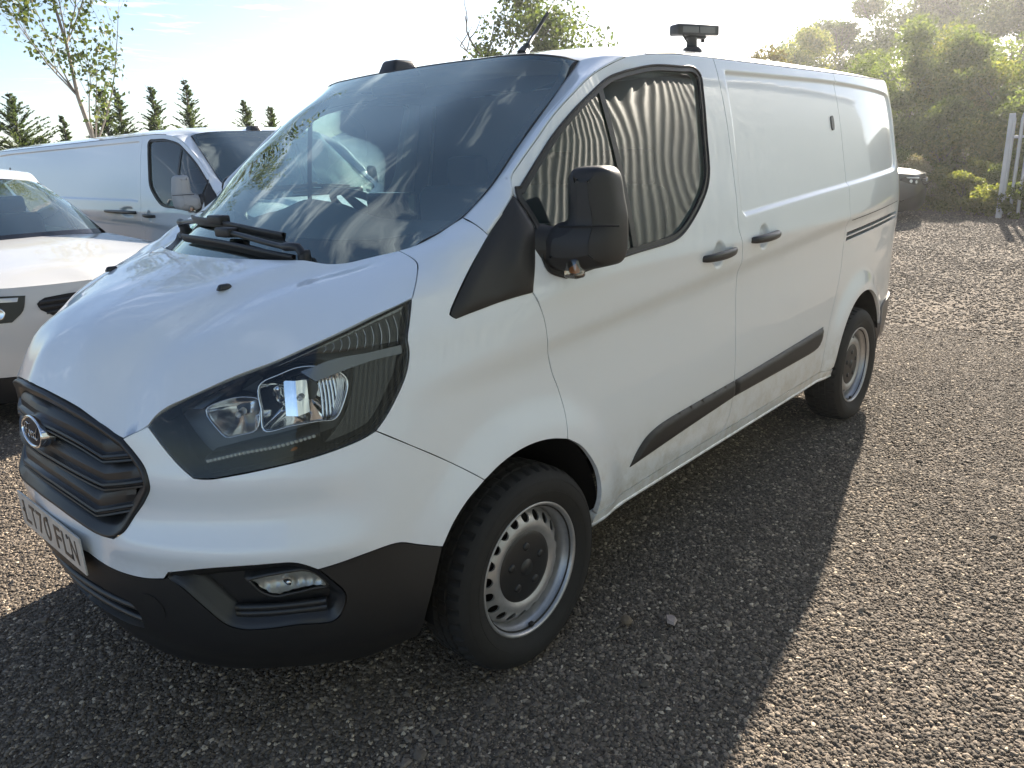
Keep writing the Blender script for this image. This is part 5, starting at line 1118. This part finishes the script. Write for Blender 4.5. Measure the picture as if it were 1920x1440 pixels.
    for x in (-.86,-3.42):
        for sg in (1,-1):
            wh=empty('wheel',(0,0,0)); wh.parent=C
            v,f=lathe([(.20,.84),(.22,.875),(.27,.885),(.30,.875),(.312,.85),(.315,.78),(.312,.70),(.29,.675),(.20,.69)],48,'y',(x,0,.313)); mk('tyre',[(a,b*sg,c) for a,b,c in v],f if sg<0 else [q[::-1] for q in f],RUBBER,wh)
            v,f=lathe([(.215,.872),(.208,.868),(.200,.84),(.19,.80),(.06,.835),(0,.838)],40,'y',(x,0,.313)); mk('rim',[(a,b*sg,c) for a,b,c in v],f,rim,wh)
            for q in range(5):
                t=q*2*math.pi/5; v,f=tube([(x+.04*math.cos(t),.845*sg,.313+.04*math.sin(t)),(x+.205*math.cos(t),.862*sg,.313+.205*math.sin(t))],[.030,.018],6); mk('spoke',v,f,rim,wh)
            g=np.array([[(x+.36*math.cos(t),sg*y,.31+.36*math.sin(t)) for y in (.86,.60)] for t in np.linspace(-.3,math.pi+.3,20)]); surfmesh('arch_liner',g,UNDER,C)
    box('underbody',(-3.9,-.66,.18),(-.25,.66,.30),UNDER,C,bev=.02)
    return C
build_car('parked_car',(-.22,-2.95,0),math.pi/2,'small white car nose towards us, cut off by the left picture edge',WHITE2,WHITE2).scale=(1,1,1.05)
SILVERP=paint('dark_blue_paint',(.025,.03,.04))
build_car('parked_car',(-15.7,-2.05,0),math.radians(96),'dark car nose showing past the rear corner of the big van',SILVERP,BLACKP)

# ------------------------------------------------------------------ corrugated shed across the yard (seen mirrored in the van's side)
shed=empty('corrugated_shed',(-6,6.6,0),0,'long grey green corrugated metal shed mirrored in the side of the big van','shed')
CLAD=mat('shed_cladding',(.38,.45,.43),.45,.0,.2,var=(.8,.12))
def rib(x): t=(x/.36)%1; return .020*float(np.interp(t,[0,.18,.30,.62,.74,1],[0,0,1,1,0,0]))
for k in range(14):
    x0=-21+k*2.52; xs_=np.unique(np.r_[[x0+2.52*i/42 for i in range(43)]]); g=np.array([[(x,-rib(x-x0),z) for z in (.0,2.0,4.1,6.2)] for x in xs_]); o=surfmesh('cladding_sheet',g,CLAD,shed); autosmooth(o,25)
v,f=bxm((-21.2,-.12,6.18),(14.5,.10,6.36),.02); mk('eaves_gutter',v,f,mat('gutter_grey',(.20,.21,.22),.5),shed)
v,f=bxm((-21,.06,0),(14.3,9.0,6.2),.02); mk('shed_volume',v,f,CLAD,shed)
g=np.array([[(x,y,6.3+.34*(y+.15)) for y in (-.15,5.0)] for x in (-21.2,14.5)]); surfmesh('roof',g,CLAD,shed)
# ------------------------------------------------------------------ vegetation
def leaf_mat(name,cols,trans=.35,rough=.6):
    m=bpy.data.materials.new(name); m.use_nodes=True; t=m.node_tree; t.nodes.clear(); l=t.links.new
    o=N(t,'ShaderNodeOutputMaterial'); d=N(t,'ShaderNodeBsdfPrincipled'); tr=N(t,'ShaderNodeBsdfTranslucent'); mx=N(t,'ShaderNodeMixShader'); mx.inputs[0].default_value=trans
    ge=N(t,'ShaderNodeNewGeometry'); r=N(t,'ShaderNodeValToRGB'); e=r.color_ramp.elements; e[0].color=(*cols[0],1); e[1].color=(*cols[-1],1)
    for i,c in enumerate(cols[1:-1]): q=e.new((i+1)/(len(cols)-1)); q.color=(*c,1)
    l(ge.outputs['Random Per Island'],r.inputs[0]); l(r.outputs[0],d.inputs['Base Color']); d.inputs['Roughness'].default_value=rough; d.inputs['Specular IOR Level'].default_value=.3
    br=N(t,'ShaderNodeMix',data_type='RGBA',blend_type='MULTIPLY'); br.inputs['Factor'].default_value=1; l(r.outputs[0],br.inputs['A']); br.inputs['B'].default_value=(1.5,1.6,.7,1); br.clamp_result=False
    l(br.outputs['Result'],tr.inputs[0]); l(d.outputs[0],mx.inputs[1]); l(tr.outputs[0],mx.inputs[2]); l(mx.outputs[0],o.inputs[0]); return m
BARK=mat('bark',(.12,.10,.08),.9,bump=(30,.6,.01),var=(8,.4)); BARKP=mat('birch_bark',(.22,.19,.16),.85,var=(12,.4))
LF_OAK=leaf_mat('leaf_olive',[(.045,.065,.02),(.075,.105,.03),(.12,.14,.045)],.5)
LF_GRN=leaf_mat('leaf_green',[(.075,.10,.03),(.12,.155,.05),(.20,.225,.08)],.55)
LF_YEL=leaf_mat('leaf_yellowing',[(.10,.12,.035),(.17,.18,.05),(.27,.25,.10)],.55)
LF_ORG=leaf_mat('leaf_autumn',[(.10,.085,.03),(.16,.115,.04),(.13,.125,.04)])
LF_CON=leaf_mat('conifer_green',[(.045,.065,.035),(.07,.095,.05),(.11,.13,.07)],.45)
LF_BIR=leaf_mat('birch_leaf',[(.05,.07,.03),(.075,.10,.035),(.13,.14,.05)],.35)
LF_DRY=leaf_mat('dry_stalk',[(.24,.20,.12),(.33,.28,.17),(.40,.34,.22)],.2)
def leaves(P,size,rg,aspect=.6,droop=0.0):
    """one folded leaf (2 triangles) at every point"""
    n=len(P); a=rg.normal(size=(n,3)); a[:,2]-=droop; a/=np.linalg.norm(a,axis=1,keepdims=True); b=rg.normal(size=(n,3)); b-=(b*a).sum(1,keepdims=True)*a; b/=np.linalg.norm(b,axis=1,keepdims=True)
    s=(size*rg.uniform(.6,1.35,n))[:,None]; c=np.cross(a,b)
    v=np.stack([P-a*s*.5,P+b*s*aspect*.5+c*s*.08,P+a*s*.5,P-b*s*aspect*.5+c*s*.08],1).reshape(-1,3); i=np.arange(n)*4
    return v,np.stack([i,i+1,i+2,i+3],1)
def fastmesh(name,V,F,m,parent=None):
    me=bpy.data.meshes.new(name); V=np.asarray(V,np.float32); F=np.asarray(F,np.int32); k=F.shape[1]
    me.vertices.add(len(V)); me.vertices.foreach_set('co',V.ravel()); me.loops.add(F.size); me.loops.foreach_set('vertex_index',F.ravel()); me.polygons.add(len(F)); me.polygons.foreach_set('loop_start',np.arange(len(F),dtype=np.int32)*k); me.update(calc_edges=True); me.validate()
    me.materials.append(m); return link(bpy.data.objects.new(name,me),parent)
def broad_tree(name,base,h,r,seed,label,lm,nleaf=9000,leaf=.11,trunk=.10,clumps=34,group=None,cat='tree',low=.25,lean=(0,0),bark=BARK,squash=1.0,full=False):
    rg=np.random.default_rng(seed); T=empty(name,base,rg.uniform(0,6),label,cat,group); T.rotation_euler=(0,0,0)
    vf=[]; tips=[]
    def grow(p,d,L,rad,depth):
        pts=[np.array(p)]; rr=[rad]; q=np.array(p,float); dd=np.array(d,float)
        for i in range(5):
            dd=dd+rg.normal(0,.12,3)+np.array([0,0,.05]); dd/=np.linalg.norm(dd); q=q+dd*L/5; pts.append(q.copy()); rr.append(rad*(1-.13*(i+1)))
        vf.append(tube(pts,rr,6 if depth>0 else 9)); tips.append((q.copy(),depth)); 
        if depth<3:
            for k in range(rg.integers(2,4) if depth else 4):
                b=pts[rg.integers(2,6)]; a=rg.uniform(0,2*np.pi); e=dd*.55+np.array([math.cos(a),math.sin(a),rg.uniform(.0,.6)])*.75; grow(b,e/np.linalg.norm(e),L*rg.uniform(.5,.72),rad*.5,depth+1)
    grow((0,0,-.1),(lean[0],lean[1],1),h*.5,trunk,0)
    v,f=merge(*vf); mk('trunk',v,f,bark,T)
    # crown: uneven clumps on an egg-shaped volume with holes between
    C_=[]
    for k in range(clumps):
        u=rg.normal(size=3); u/=np.linalg.norm(u); q=rg.uniform(.35,1)**.6; z=low*h+(1-low)*h*(.5+.5*u[2]*q); wz=math.sin(math.pi*min(1,max(.06,((z/h)-low+.12)/(1.06-low+.06))))**.65
        if full: wz=max(.25,1-(z/h)**2.2)**.5
        C_.append((u[0]*q*r*wz+lean[0]*z*.8,u[1]*q*r*wz+lean[1]*z*.8,z*squash,rg.uniform(.16,.34)*r))
    P=[]; per=max(1,nleaf//clumps)
    for x,y,z,cr in C_:
        m_=int(per*rg.uniform(.5,1.5)); u=rg.normal(size=(m_,3)); u/=np.linalg.norm(u,axis=1,keepdims=True); q=(rg.random(m_)**.42)[:,None]; P.append(np.array([x,y,z])+u*q*cr*np.array([1.15,1.15,.8]))
    P=np.concatenate(P); v,f=leaves(P,leaf,rg); fastmesh('crown',v,f,lm,T); return T
def conifer(base,h,w,seed,label,n=2600):
    rg=np.random.default_rng(seed); T=empty('conifer',base,0,label,'tree','young conifers along the far boundary')
    v,f=tube([(0,0,-.1),(.02,0,h*.5),(.0,.02,h*.93),(rg.uniform(-.10,.10),rg.uniform(-.1,.1),h)],[.06,.04,.012,.003],6); mk('trunk',v,f,BARK,T)
    V=[];F=[];k=0; nb=int(95+h*22)
    for i in range(nb):
        t=(i/nb)**.9; z=.12*h+.86*h*t; L=w*2.0*(1-t)**.9*rg.uniform(.45,1.2)+.05; a=rg.uniform(0,2*np.pi); up_=rg.uniform(.25,.8)+.5*t
        d=np.array([math.cos(a),math.sin(a),up_]); d/=np.linalg.norm(d); side=np.cross(d,[0,0,1]); side/=np.linalg.norm(side)
        m_=int(14+L*40)
        q=rg.random(m_); B=np.array([0,0,z])+d*(q*L)[:,None]; B[:,2]-=.18*L*q**2
        for sgn in (-1,1):
            dd=d*.75+side*sgn*.65+np.array([0,0,1])*rg.normal(0,.22,(m_,1)); dd/=np.linalg.norm(dd,axis=1,keepdims=True); l_=(.045+.10*(1-q))*rg.uniform(.5,1.2,m_)*(.5+L*.7); wv=np.cross(dd,rg.normal(size=(m_,3))); wv/=np.linalg.norm(wv,axis=1,keepdims=True)
            tip=B+dd*l_[:,None]; a0=B+wv*.009; a1=B-wv*.009; midp=B+dd*(l_*.55)[:,None]
            V.append(np.stack([a0,midp+wv*.010,tip,midp-wv*.010],1).reshape(-1,3)); F.append(np.arange(m_*4).reshape(-1,4)+k); k+=m_*4
    fastmesh('crown',np.concatenate(V),np.concatenate(F),LF_CON,T); return T
for i,(x,y,h,w,lab) in enumerate([(-3.55,-15.1,3.05,.95,'dark conifer cut by the left picture edge above the small car'),(-2.6,-16.2,2.3,.9,'low spreading conifer at the far left edge'),(-4.87,-16.5,2.75,.38,'thin sparse conifer spike left of the birch'),(-4.4,-16.6,2.35,.7,'small faint conifer between the edge tree and the thin spike'),(-4.96,-14.4,3.12,.62,'conifer just behind the birch trunk, left of it'),(-5.45,-14.9,3.2,.55,'conifer just behind the birch trunk, right of it'),(-6.05,-14.6,3.22,.60,'tall pointed conifer second right of the birch trunk'),(-6.55,-14.1,3.32,.58,'tallest pointed conifer right of the birch, above the van door'),(-7.1,-14.3,2.35,.65,'low conifer right of the tallest pointed one'),(-7.85,-14.1,2.95,.62,'conifer above the rear van cab, nearest the windscreen top'),(-8.3,-13.8,2.80,.62,'bushy conifer beside the windscreen top of the big van'),(-2.9,-15.6,2.75,1.0,'bushy dark conifer at the left edge, behind the edge tree'),(-5.2,-15.6,2.55,.6,'short conifer filling the gap behind the birch trunk'),(-6.3,-15.4,2.6,.6,'short conifer between the two tall pointed ones'),(-4.1,-15.4,2.2,.6,'low conifer between the left edge tree and the birch')]):
    conifer((x,y,0),h*1.03,w,40+i,lab)
broad_tree('leafy_tree',(-8.9,-10.6,0),2.75,.75,71,'leafy young tree seen through the big van windows',LF_GRN,900,.085,.04,20)
broad_tree('leafy_tree',(-10.4,-11.2,0),2.75,.8,72,'second leafy young tree partly seen through the big van windows',LF_GRN,900,.085,.04,20)
# young birch leaning left: thin limbs, loose leaves
def birch(base,label):
    rg=np.random.default_rng(12); T=empty('birch_tree',base,0,label,'tree'); vf=[]; P=[]
    R=np.array([.80,-.60,0])      # roughly along the row, to the left as seen from the yard
    def limb(p,d,L,rad,depth):
        pts=[np.array(p,float)]; rr=[rad]; q=np.array(p,float); dd=np.array(d,float); n=7
        for i in range(n):
            dd=dd+rg.normal(0,.07,3)+np.array([0,0,.02]); dd/=np.linalg.norm(dd); q=q+dd*L/n; pts.append(q.copy()); rr.append(max(.0022,rad*(1-.8*(i+1)/n)))
            if depth>=1 and i>1:
                for _ in range(7 if depth==2 else 4): P.append(q+rg.normal(0,.085,3)+np.array([0,0,-.03]))
        vf.append(tube(pts,rr,6))
        if depth<2:
            for k in range(20 if depth==0 else 6):
                j=rg.integers(3 if depth==0 else 2,n+1); a=rg.uniform(0,2*np.pi); e=dd*.75+np.array([math.cos(a),math.sin(a),.25])*.62; limb(pts[j],e/np.linalg.norm(e),L*(.33 if depth==0 else .5)*rg.uniform(.7,1.2),rr[j]*.5,depth+1)
    limb((0,0,-.1),R*.13+np.array([0,0,1]),4.9,.050,0)
    v,f=merge(*vf); mk('trunk',v,f,BARKP,T); v,f=leaves(np.array(P),.070,rg,.72,.4); fastmesh('crown',v,f,LF_BIR,T)
birch((-3.35,-10.3,0),'slender young birch leaning left with loose leaves against the sky')
# tree over the roof of the big van
broad_tree('leafy_tree',(-15.2,-12.0,0),6.1,2.0,21,'broad tree standing up behind the roof of the big van, by the aerial',LF_OAK,15000,.12,.14,44,low=.30)
# hill and wooded bank on the right
xs=np.linspace(-70,-19.5,30); ys=np.linspace(-40,20,36); X,Y=np.meshgrid(xs,ys,indexing='ij'); Z=-.3+3.6*sstep(-21,-33,X)+1.2*np.sin(Y*.3+X*.2)*sstep(-22,-30,X)
tag(surfmesh('grassy_bank',np.stack([X,Y,Z],-1)[:, ::-1],mat('bank_earth',(.05,.058,.025),.95,var=(2,.5),spec=.05),None),kind='structure')
BK=[(-24.2,-9.6,4.6,1.5,LF_ORG,'rust tinged bush at the skyline just right of the roof lamp',9000,.11),(-24.6,-8.0,4.9,1.6,LF_YEL,'yellowing tree behind the rear end of the roof',10000,.11),(-28.8,-9.2,5.6,2.0,LF_OAK,'dark tree at the left end of the wooded bank skyline',11000,.13),(-30.5,-7.0,7.2,2.6,LF_OAK,'tall dark tree on the wooded bank, second from the left',14000,.14),(-31,-4.2,8.2,2.9,LF_GRN,'big tree at the top of the wooded bank',15000,.14),(-28.5,-1.8,7.6,2.6,LF_OAK,'tall tree on the bank at the right picture edge',14000,.14),(-25.6,-5.2,4.4,1.7,LF_GRN,'rounded bush low on the bank above the far car',10000,.11),(-24.4,-3.6,4.2,1.6,LF_GRN,'light green bush in the middle of the bank',10000,.10),(-23.2,-2.4,3.5,1.5,LF_YEL,'pale bush on the bank left of the fence',10000,.10),(-22.4,-1.0,3.9,1.6,LF_GRN,'bush overhanging the palisade fence',10000,.10),(-22.8,-4.6,3.2,1.4,LF_GRN,'bush directly above the far car bonnet',9000,.10),(-27.2,-3.0,5.8,2.0,LF_GRN,'mid height tree behind the light green bush',12000,.12),(-27.4,-6.3,5.2,1.9,LF_GRN,'mid height tree behind the far car bush',12000,.12)]
for i,(x,y,h,r,lm,lab,nl,ls) in enumerate(BK):
    if h>4.8: x,y=1.61+(x-1.61)*1.65,2.39+(y-2.39)*1.65; b_=2.4; h=1.6+(h-1.6)*1.65+.35-b_; r*=1.6; ls*=1.5; nl=int(nl*1.25)
    else: b_=-.05 if x>-24 else .5
    broad_tree('bank_tree' if b_>2 else 'bush',(x,y,b_),h,r,100+i,lab,lm,nl,ls,.09,30,'trees and bushes on the bank',cat='tree' if b_>2 else 'bush',low=.06 if b_>2 else 0,full=b_<2)
SH=[(-20.6,-6.2,2.5,'leftmost leafy shrub at the foot of the bank, behind the van rear'),(-20.9,-5.0,2.3,'shrub at the foot of the bank above the far car roof'),(-20.4,-4.0,2.2,'shrub at the foot of the bank just over the far car bonnet'),(-20.8,-3.0,2.5,'shrub at the foot of the bank, first right of the far car'),(-20.3,-2.1,2.3,'shrub at the foot of the bank, second right of the far car'),(-20.7,-1.2,2.6,'shrub at the foot of the bank, left of the fence end'),(-20.2,-.2,2.4,'shrub behind the first fence pales'),(-20.6,.9,2.6,'shrub behind the fence at the right edge'),(-23.4,-5.9,3.6,'taller shrub behind the far car on the bank slope'),(-23.6,-1.2,3.7,'taller shrub on the bank slope behind the fence end'),(-25.4,-4.2,4.4,'tall round shrub in the middle of the bank slope'),(-25.2,-2.2,4.5,'tall round shrub on the bank slope, upper right')]
for i,(x,y,h,lab) in enumerate(SH):
    broad_tree('bush',(x,y,-.05 if x>-22 else .4),h,.95+.16*h,400+i,lab,(LF_GRN,LF_YEL,LF_GRN)[i%3],9500,.085,.05,34,'trees and bushes on the bank',cat='bush',low=0,full=True)
WD=[(-16.9,-1.62,.95,.55,LF_YEL,'pale green weed clump in front of the fence end'),(-16.6,-1.05,.85,.50,LF_YEL,'leafy weed clump hiding the foot of the fence'),(-16.2,-.35,.8,.5,LF_GRN,'weed clump in front of the fence at the right edge'),(-17.9,-2.9,1.25,.62,LF_DRY,'pale dry weed clump beside the rear corner of the big van'),(-18.2,-2.3,1.05,.6,LF_YEL,'yellow green weed clump right behind the far car'),(-18.0,-1.75,1.15,.62,LF_YEL,'yellow green weed clump between far car and fence'),(-17.8,-1.15,.95,.6,LF_GRN,'low green weed clump at the foot of the fence'),(-18.6,-.5,1.2,.7,LF_GRN,'green weed clump behind the fence'),(-18.8,-3.6,1.3,.7,LF_GRN,'green weed clump behind the far car'),(-17.6,-1.45,.42,.40,LF_GRN,'small bright green weed at the gravel edge')]
for i,(x,y,h,r,lm,lab) in enumerate(WD):
    broad_tree('weed_clump',(x,y,-.02),h,r,300+i,lab,lm,5200,.05,.02,22,'weeds along the gravel edge',cat='weeds',low=.0,full=True)
rg=np.random.default_rng(5); n=30000; x=rg.uniform(-21.5,-17.4,n); y=rg.uniform(-9,4,n); z=rg.uniform(0,1,n)**2*.55; v,f=leaves(np.c_[x,y,z],.11,rg,.18,-1.2); tag(fastmesh('rough_grass',v,f,LF_YEL),kind='stuff')
# ------------------------------------------------------------------ palisade fence, far roof, rubble
GALV=mat('galvanised_steel',(.42,.44,.46),.5,.5,var=(6,.15))
fe=empty('palisade_fence',(-16.1,-.72,0),0,'galvanised palisade fence at the right edge below the trees','fence')
for k in range(22):
    x,y=0,.135*k-.02; V_=[(-.018,-.032,.08),(.010,-.014,.08),(.010,.014,.08),(-.018,.032,.08)]; top_=[(a,b,1.84) for a,b,c in V_]; tip=[(-.004,0,1.97)]
    vv=[(a+x,b+y,c) for a,b,c in V_+top_+tip]; o=mk('pale',vv,[(0,1,5,4),(1,2,6,5),(2,3,7,6),(4,5,8),(5,6,8),(6,7,8),(7,4,8)],GALV,fe,smooth=False)
for z in (.42,1.52): box('rail',(-.055,-.1,z-.025),(-.020,2.95,z+.025),GALV,fe,bev=.003)
for y in (-.075,2.75): box('post',(-.12,y-.05,0),(-.055,y+.05,1.95),GALV,fe,bev=.004)
sh=empty('hillside_shed',(-27.5,-7.3,2.2),math.radians(20),'small dark shed roof half hidden among the bank trees','shed')
box('wall',(-.5,-.7,0),(.5,.7,1.25),mat('shed_dark',(.05,.05,.055),.7),sh,bev=.01); 
mk('roof',[(-.6,-.8,1.25),(.6,-.8,1.25),(.6,.8,1.25),(-.6,.8,1.25),(0,-.8,1.6),(0,.8,1.6)],[(0,3,5,4),(1,4,5,2),(0,4,1),(3,2,5)],mat('shed_roof',(.10,.10,.11),.7),sh,smooth=False)
for y in (-.35,.30): box('window',(.49,y-.16,.55),(.51,y+.16,.95),mat('pale_pane',(.30,.32,.34),.2),sh,bev=.003)

# ------------------------------------------------------------------ thin scattering volume added to stand in for veiling lens glare
v,f=bxm((-142,-142,-1.0),(142,142,12.5),0); hz_=mk('glare_veil',v,f,None,None,smooth=False); tag(hz_,kind='stuff')
hm=bpy.data.materials.new('glare_veil_air'); hm.use_nodes=True; t=hm.node_tree; t.nodes.clear(); o=N(t,'ShaderNodeOutputMaterial'); pv=N(t,'ShaderNodeVolumePrincipled'); pv.inputs['Color'].default_value=(.92,.93,.95,1); pv.inputs['Density'].default_value=.0010; pv.inputs['Anisotropy'].default_value=.7
t.links.new(pv.outputs[0],o.inputs['Volume']); hz_.data.materials.append(hm)
